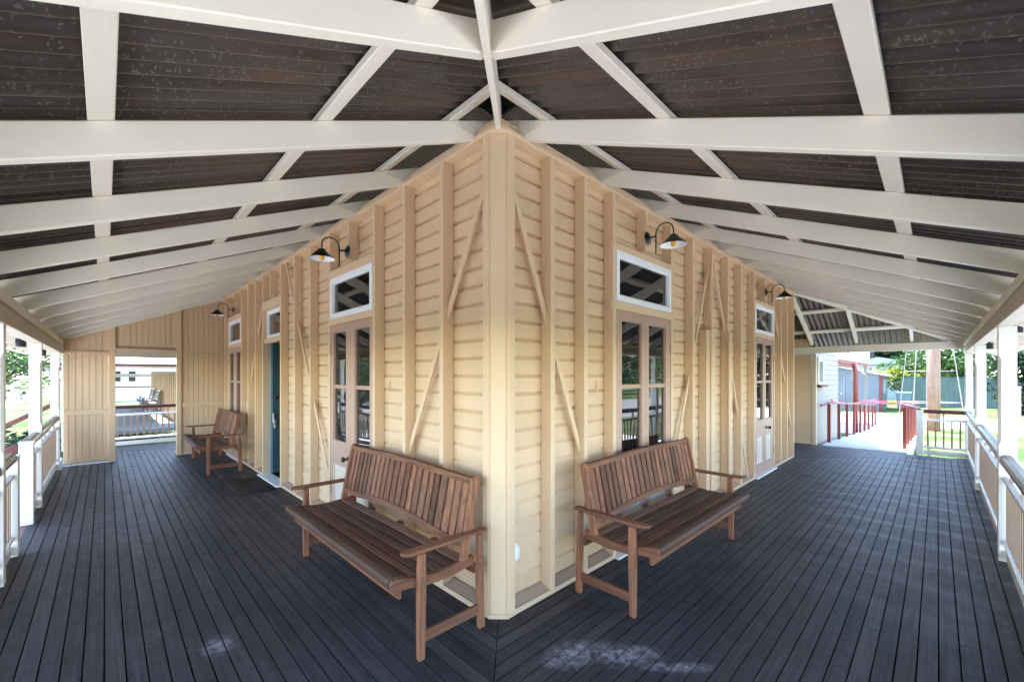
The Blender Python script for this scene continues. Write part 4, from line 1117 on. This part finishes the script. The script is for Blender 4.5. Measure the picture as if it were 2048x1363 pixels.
def corr(m, P, a0, a1, z0, z1, pitch=.09, amp=.012):
    n = int((a1 - a0) / (pitch / 4)); zt = z1 if callable(z1) else (lambda a: z1)
    m.grid([[P(a0 + (a1 - a0) * i / n, amp * math.sin(i * math.pi / 2), z0) for i in range(n + 1)], [P(a0 + (a1 - a0) * i / n, amp * math.sin(i * math.pi / 2), zt(a0 + (a1 - a0) * i / n)) for i in range(n + 1)]])
SH = thing('corrugated_shed', 'grey corrugated iron shed with red corner trim behind the ramp', 'shed', (28.6, .27, G))
m = MB(); corr(m, lambda a, d, z: (a * -.0, a, z) if False else (d, a, z), 0, 4.6, 0, lambda a: 2.0 + .25 * min(a, 4.6 - a), .11, .014)
corr(m, lambda a, d, z: (a, d, z), 0, 4.2, 0, 1.98, .4, .004)
m.build('wall', M['shed'], SH, recalc=False)
m = MB()
for s in (0, 1):
    y0, y1, z0, z1 = (-.25, 2.3, 1.95, 2.62) if s == 0 else (2.3, 4.85, 2.62, 1.95)
    m.hexa([(-.3, y0, z0), (4.4, y0, z0), (4.4, y1, z1), (-.3, y1, z1), (-.3, y0, z0 + .04), (4.4, y0, z0 + .04), (4.4, y1, z1 + .04), (-.3, y1, z1 + .04)])
m.build('roof', M['roofmetal'], SH)
m = MB(); m.box(-.06, .06, -.06, .06, 0, 1.96); m.build('corner_trim', M['maroon'], SH)
m = MB(); m.box(-.035, -.018, 1.6, 2.6, .03, 1.85); dd = m.build('door', M['shed'], SH)
m = MB(); m.box(-.06, -.036, 1.68, 1.74, .9, 1.0); m.build('handle', M['steel'], dd)
m = MB(); m.box(-.03, -.014, 2.6, 2.64, .0, 1.9); m.box(-.03, -.014, 1.56, 1.6, 0, 1.9); m.build('door_frame', M['galv'], dd)
m = MB(); m.box(1.3, 2.6, -.03, -.008, .95, 1.75); m.build('window', M['shedwhite'], SH)

F = thing('sheet_metal_fence', 'green ribbed sheet metal fence at the back of the yard', 'fence', (33.5, -2, G))
m = MB()
n = 46
def fy(i): return -7.5 + i * .2
rows = [[], []]
for i in range(n * 4 + 1):
    y = -7.5 + i * .05; d = (0, 0, .035, .035)[i % 4]
    x = (y - 2) * -.85
    for k, z in enumerate((0, 1.84)): rows[k].append((d + x * 1.0, y, z))
m.grid(rows); m.build('fence_sheet', M['fence'], F, recalc=False)
m = MB(); m.bar(((-9.5) * -.85, -7.5, 1.86), ((-.3) * -.85, 1.7, 1.86), .06, .05); m.build('top_rail', M['fence'], F)

W = thing('wheelie_bin', 'pale teal wheelie bin standing against the green fence', 'bin', (30.7, -.55, G))
m = MB(); m.hexa([(-.22, -.24, .06), (.22, -.24, .06), (.22, .24, .06), (-.22, .24, .06), (-.30, -.32, .98), (.30, -.32, .98), (.30, .32, .98), (-.30, .32, .98)]); m.build('body', M['bin'], W, bevel=.02)
m = MB(); m.hexa([(-.33, -.35, .98), (.34, -.35, .98), (.34, .35, .98), (-.33, .35, .98), (-.30, -.32, 1.05), (.32, -.32, 1.06), (.32, .32, 1.06), (-.30, .32, 1.05)]); m.build('lid', M['bin'], W, bevel=.015)
for y in (-.22, .22):
    m = MB(); m.lathe([(0, -.03), (.10, -.03), (.10, .03), (0, .03)], (.24, y, .10), 16, 'Y'); m.build('wheel', M['rubber'], W)

Pp = thing('timber_power_pole', 'thick tan timber power pole standing on the lawn beyond the end railing', 'power pole', (19.4, -1.80, G))
m = MB(); m.tube([(0, 0, -.05), (0, 0, 2.5), (0, 0, 8)], [.172, .165, .13], 20); m.build('pole', M['pole'], Pp, smooth=True)
m = MB(); m.box(-.05, .05, -1.1, 1.1, 7.4, 7.52); m.build('cross_arm', M['pole'], Pp)

TW = thing('pipe_tower', 'tapering galvanised pipe tower frame behind the timber power pole', 'tower', (24.9, -1.85, G), R(-44.4))
lx = ((-1.17, -.1), (1.17, -.1), (-.66, 1.1), (.66, 1.1))
apex = 10.2
def tp(i, z): x, y = lx[i]; k = 1 - z / apex * .95; return (x * k, .45 + (y - .45) * k, z)
for i in range(4):
    m = MB(); m.tube([tp(i, -.02), tp(i, 3.1), tp(i, apex)], .019 if i < 2 else .012, 8); m.build('leg', M['galv'], TW, smooth=True)
m = MB()
for z in (.76, 2.18, 3.6, 5.0):
    for i, j in ((0, 1), (2, 3), (0, 2), (1, 3)): m.tube([tp(i, z), tp(j, z)], .014, 6)
m.build('cross_brace', M['galv'], TW, smooth=True)

WS = thing('pale_sheet_shed', 'pale sheet metal shed behind the green fence', 'shed', (44, -.3, G))
m = MB(); m.box(0, 4, 0, 3.6, 0, 2.9); m.build('wall', M['shedwhite'], WS)
m = MB(); m.prism([(-.2, 2.9), (3.8, 2.9), (3.8, 3.05), (1.8, 3.5), (-.2, 3.05)], lambda P, t: (-.2 if t == 0 else 4.2, P[0], P[1])); m.build('roof', M['roofmetal'], WS)
HO = thing('white_house', 'white house upper storey with small vents above the red awning', 'house', (55, 3.0, G))
m = MB(); m.box(0, 6, 0, 6, 0, 6.2); m.build('wall', M['housewhite'], HO)
m = MB(); m.prism([(-.5, 6.2), (6.5, 6.2), (3, 8)], lambda P, t: (-.5 if t == 0 else 6.5, P[0], P[1])); m.build('roof', M['roofmetal'], HO)
m = MB()
for y in (1.6, 2.3): m.box(-.04, -.002, y, y + .42, 4.15, 4.6)
m.build('window', M['glass'], HO)
m = MB(); m.box(-.2, -.002, -.35, .0, 2, 5.6); m.build('downpipe', M['black'], HO)
m = MB(); m.box(-.06, .06, -.12, .12, 0, 1.45); m.box(-.075, .075, -.135, .135, 1.45, 1.5)
o = m.build('white_gate_post', M['housewhite'], None, bevel=.01); o.location = (26.5, -4.28, G); tag(o, 'stout white gate post on the lawn in front of the dark shrubs', 'post')

# ------------------------------------------------------------------ second building seen through the screen doorway
N2 = thing('neighbouring_building', 'second cream building with white fascia and maroon gutter seen through the screen doorway', 'building', (0, 13.5, 0))
m = MB()
for i in range(70):
    y = 2.7 + i * .147
    m.box(.0 if i % 4 else -.035, .03, y, y + .14, 0, 2.6)
m.build('wall', M['cream'], N2)
m = MB(); m.box(-2.9, 4, -.12, 0, 1.79, 1.86); m.build('gutter', M['maroon'], N2, bevel=.01)
m = MB(); m.box(-2.9, 4, .005, .05, 1.64, 1.80); m.build('fascia', M['white'], N2)
m = MB(); m.add([(-2.9, 0, 1.86), (4, 0, 1.86), (4, 2.7, 2.9), (-.3, 2.7, 2.9)], [(0, 1, 2, 3)]); m.add([(-2.9, 0, 1.86), (-.3, 2.7, 2.9), (-.3, 13, 2.9), (-2.9, 13, 1.86)], [(0, 1, 2, 3)]); m.build('roof', M['roofmetal'], N2)
m = MB(); m.box(-2.4, -2.3, .4, 12.9, 1.62, 1.72); m.box(-2.3, 0, 12.9, 13.0, 1.45, 1.62); m.build('beam', M['white'], N2)
m = MB(); m.box(-2.4, 0, .4, 13, -.1, -.0); m.build('deck', M['asphalt'], N2)
for y in (.5, 4.6, 8.8, 12.9):
    m = MB(); m.box(-2.39, -2.30, y - .045, y + .045, 0, 1.62); m.build('verandah_post', M['white'], N2)
m = MB(); m.box(-1.74, -1.66, 12.86, 12.94, 0, 1.45); m.build('verandah_post', M['white'], N2)
m = MB()
for z in (.40, .66, .88): m.tube([(-2.3, 12.92, z), (0, 12.92, z)], .02, 6)
m.tube([(-2.35, .5, .86), (-2.35, 12.9, .86)], .03, 6); m.tube([(-2.35, .5, .45), (-2.35, 12.9, .45)], .02, 6)
m.build('railing', M['maroon'], N2)
nb = copy_tree(b1); nb['label'] = 'grey weathered bench on the neighbouring verandah, nearer through the screen doorway'; nb['group'] = 'grey benches next door'
nb.location = (-.04, 19.8, 0); nb2 = copy_tree(nb); nb2['label'] = 'grey weathered bench on the neighbouring verandah, farther through the screen doorway'; nb2.location = (-.04, 22.4, 0)
for t in (nb, nb2):
    for ch in t.children:
        for mi in range(len(ch.material_slots)):
            ch.material_slots[mi].link = 'OBJECT'; ch.material_slots[mi].material = M['greywood']
HB = thing('distant_white_house', 'long white house with dark windows beyond the neighbouring verandah', 'house', (-3.2, 42, G))
m = MB(); m.box(0, 9, 0, 6, 0, 3.1); m.build('wall', M['housewhite'], HB)
m = MB(); m.prism([(-.5, 3.1), (6.5, 3.1), (3, 4.6)], lambda P, t: (-.5 if t == 0 else 9.5, P[0], P[1])); m.build('roof', M['roofmetal'], HB)
for x in (1.9, 2.75, 4.2, 5.0):
    m = MB(); m.box(x, x + .5, -.06, -.01, 1.45, 2.75); wf = m.build('window', M['sash'], HB)
    m = MB(); m.box(x + .05, x + .45, -.075, -.061, 1.52, 2.68); m.build('pane', M['glass'], wf)
m = MB(); m.box(0, 9, -.05, -.005, 1.05, 1.15); m.build('sill_band', M['maroon'], HB)

# ------------------------------------------------------------------ trees and shrubs
def leaves(m, blobs, n, size, rnd, flat=.6):
    tot = sum(b[3] * b[4] * b[5] for b in blobs)
    for b in blobs:
        k = int(n * b[3] * b[4] * b[5] / tot) + 1
        for _ in range(k):
            while True:
                u = Vector((rnd.uniform(-1, 1), rnd.uniform(-1, 1), rnd.uniform(-1, 1)))
                if .25 < u.length < 1: break
            q = Vector((b[0] + u.x * b[3], b[1] + u.y * b[4], b[2] + u.z * b[5]))
            if mnoise.noise(q * 1.7) < -.12 and rnd.random() < .8: continue
            d = Vector((rnd.gauss(0, 1), rnd.gauss(0, 1), rnd.gauss(0, flat))).normalized()
            w = d.cross(Vector((rnd.gauss(0, 1), rnd.gauss(0, 1), rnd.gauss(0, 1)))).normalized()
            s = size * rnd.uniform(.6, 1.3)
            nrm = d.cross(w) * s * .12
            m.add([q - d * s, q + w * s * .32 + nrm, q + d * s, q - w * s * .32 + nrm], [(0, 1, 2, 3)])
def tree(name, label, cat, loc, blobs, n, size, trunk, mat, seed, group=None, tr=.12):
    rnd = random.Random(seed)
    t = thing(name, label, cat, loc, 0, group)
    m = MB()
    for pts, r0 in trunk:
        k = len(pts); m.tube(pts, [r0 * (1 - .75 * i / (k - 1)) for i in range(k)], 8)
    m.build('trunk', M['bark'], t, smooth=True)
    m = MB(); leaves(m, blobs, n, size, rnd); m.build('crown', mat, t, recalc=False)
    return t
def limbs(h, spread, k, rnd, r):
    out = [([(0, 0, -.05), (.05, .03, h * .5), (0, .05, h)], r)]
    for i in range(k):
        a = 2 * math.pi * i / k + rnd.uniform(-.3, .3); s = spread * rnd.uniform(.7, 1.1)
        p = [(0, .03, h * .75)]
        for j in range(1, 6):
            f = j / 5
            p.append((math.cos(a + .5 * math.sin(j)) * s * f, math.sin(a + .5 * math.sin(j)) * s * f, h * .75 + (spread * .62) * f + .12 * math.sin(j * 1.7 + i)))
        out.append((p, r * .55))
        for q in (2, 3, 4):
            b = a + rnd.choice((-.8, .8)); e = Vector(p[q])
            out.append(([e, e + Vector((math.cos(b) * s * .22, math.sin(b) * s * .22, .2)), e + Vector((math.cos(b) * s * .42, math.sin(b) * s * .42, .45))], r * .25))
    return out
rnd = random.Random(5)
def crown(R_, zc, H_, k, rnd):
    out = []
    for i in range(k):
        a = rnd.uniform(0, 6.28); q = math.sqrt(rnd.random()) * R_ * .8
        s = rnd.uniform(.28, .48) * R_
        out.append((math.cos(a) * q, math.sin(a) * q, zc + rnd.uniform(-.5, .5) * H_, s, s, s * .62))
    return out
tree('shade_tree', 'spreading green tree with dark bent branches outside the left railing', 'tree', (-5.0, 13.6, G), crown(2.6, 2.9, 1.9, 34, rnd), 26000, .062, limbs(1.15, 2.3, 7, rnd, .17), M['leaf'], 1)
tree('leafy_bush', 'dark green leafy bush below the tree outside the left railing', 'bush', (-3.05, 11.7, G - .25), [(x, y, z, .38, .45, .34) for x, y, z in ((0, 0, .5), (-.5, .4, .65), (.15, -.6, .42), (-.4, -.3, .75), (.1, .8, .55), (-.9, .1, .5), (.2, 1.5, .6), (-.5, 1.3, .8))], 2600, .13, limbs(.4, .7, 5, rnd, .03), M['leafdark'], 2)
tree('leafy_tree', 'bright leafy tree behind the green fence and the power pole', 'tree', (39, -2.4, G), crown(3.4, 3.2, 4.0, 34, rnd), 9000, .21, limbs(1.6, 2.4, 6, rnd, .2), M['leaf'], 3)
tree('leafy_tree', 'dark rounded tree far behind the pale sheet metal shed', 'tree', (58, 1.3, G), crown(3.2, 4.3, 2.2, 22, rnd), 5000, .30, limbs(3, 2.4, 6, rnd, .3), M['leafdark'], 4)
tree('flowering_bush', 'low yellow green bush showing over the top of the green fence', 'bush', (37.6, -.1, G), [(0, y, 2.0 + .25 * math.sin(y * 3), .5, .6, .38) for y in (-2.2, -1.4, -.6, .2, 1.0)], 1800, .14, limbs(1.2, .8, 5, rnd, .06), M['leafyellow'], 5)
for i, (x, y, s, lab) in enumerate(((29.5, -6.4, 1.15, 'dark green shrub seen between the two nearest right posts'), (31.8, -5.2, 1.0, 'dark green shrub beside the end of the green fence'), (27.2, -7.6, 1.25, 'tall dark shrub at the right picture edge behind the white gate post'))):
    tree('dense_shrub', lab, 'shrub', (x, y, G), [(a * s, b * s, c * s, .75 * s, .75 * s, .65 * s) for a, b, c in ((0, 0, .6), (.6, .4, .8), (-.6, .5, .7), (.2, -.7, .7), (-.5, -.5, 1.3), (.5, .2, 1.7), (-.2, .6, 1.9), (.1, -.3, 2.5), (.6, -.5, 2.2), (-.5, .1, 2.8), (0, .8, 2.9), (.3, .2, 3.3))], 4200, .17, limbs(1.0, 1.1, 6, rnd, .09), M['leafdark'], 20 + i, 'dark shrubs along the lawn')
# trees across the road, seen as reflections in the door glass
base = tree('street_tree', 'green street tree across the lawn, reflected in the right door glass', 'tree', (30, -19, G), crown(3.6, 3.6, 4.2, 26, rnd), 5000, .26, limbs(2.0, 2.8, 6, rnd, .25), M['leaf'], 9, 'street trees mirrored in the door glass')
for x, y in ((38, -22), (46, -24), (22, -20), (56, -28), (-13, 30), (-17, 37), (-11, 24), (-20, 46), (-9, 52)):
    c = copy_tree(base); c.location = (x, y, G); c.rotation_euler = (0, 0, x * 1.3 + y)
    c['label'] = 'green street tree mirrored in the glass of the doors'
base['label'] = 'green street tree mirrored in the glass of the doors'

# ------------------------------------------------------------------ camera
F_, Y0, TH = 832.4, 750.5, .7963
cam = bpy.data.cameras.new('camera'); co = bpy.data.objects.new('camera', cam); COL.objects.link(co)
cam.sensor_width = 36; cam.lens = F_ / 2048 * 36
cam.shift_x = 0; cam.shift_y = (Y0 - 681.5) / 2048
cam.clip_start = .02; cam.clip_end = 2000
co.location = (-1.726, -1.886, 1.53)
fw = Vector((math.cos(TH), math.sin(TH), 0))
co.rotation_euler = fw.to_track_quat('-Z', 'Y').to_euler()
sc.camera = co

# ------------------------------------------------------------------ light
sun_to = Vector((.06, .28, 1)).normalized()
sd = bpy.data.lights.new('sun', 'SUN'); so = bpy.data.objects.new('sun', sd); COL.objects.link(so)
sd.energy = 2.4; sd.angle = R(.5); sd.color = (1, .975, .945)
so.rotation_euler = (-sun_to).to_track_quat('-Z', 'Y').to_euler()
w = bpy.data.worlds.new('World'); sc.world = w; w.use_nodes = True
nt = w.node_tree; bg = nt.nodes['Background']
sky = nt.nodes.new('ShaderNodeTexSky'); sky.sky_type = 'NISHITA'; sky.sun_disc = False
sky.sun_elevation = math.asin(sun_to.z); sky.sun_rotation = math.atan2(sun_to.x, sun_to.y)
sky.air_density = 1.0; sky.dust_density = .6
ln(nt, sky.outputs[0], bg.inputs['Color']); bg.inputs['Strength'].default_value = .15
sc.view_settings.view_transform = 'Standard'; sc.view_settings.look = 'None'
sc.view_settings.exposure = 3.62; sc.view_settings.gamma = 1
sc.cycles.use_denoising = True
sc.cycles.max_bounces = 12; sc.cycles.diffuse_bounces = 8; sc.cycles.glossy_bounces = 4
sc.cycles.sample_clamp_indirect = 8
sc.cycles.caustics_reflective = False; sc.cycles.caustics_refractive = False
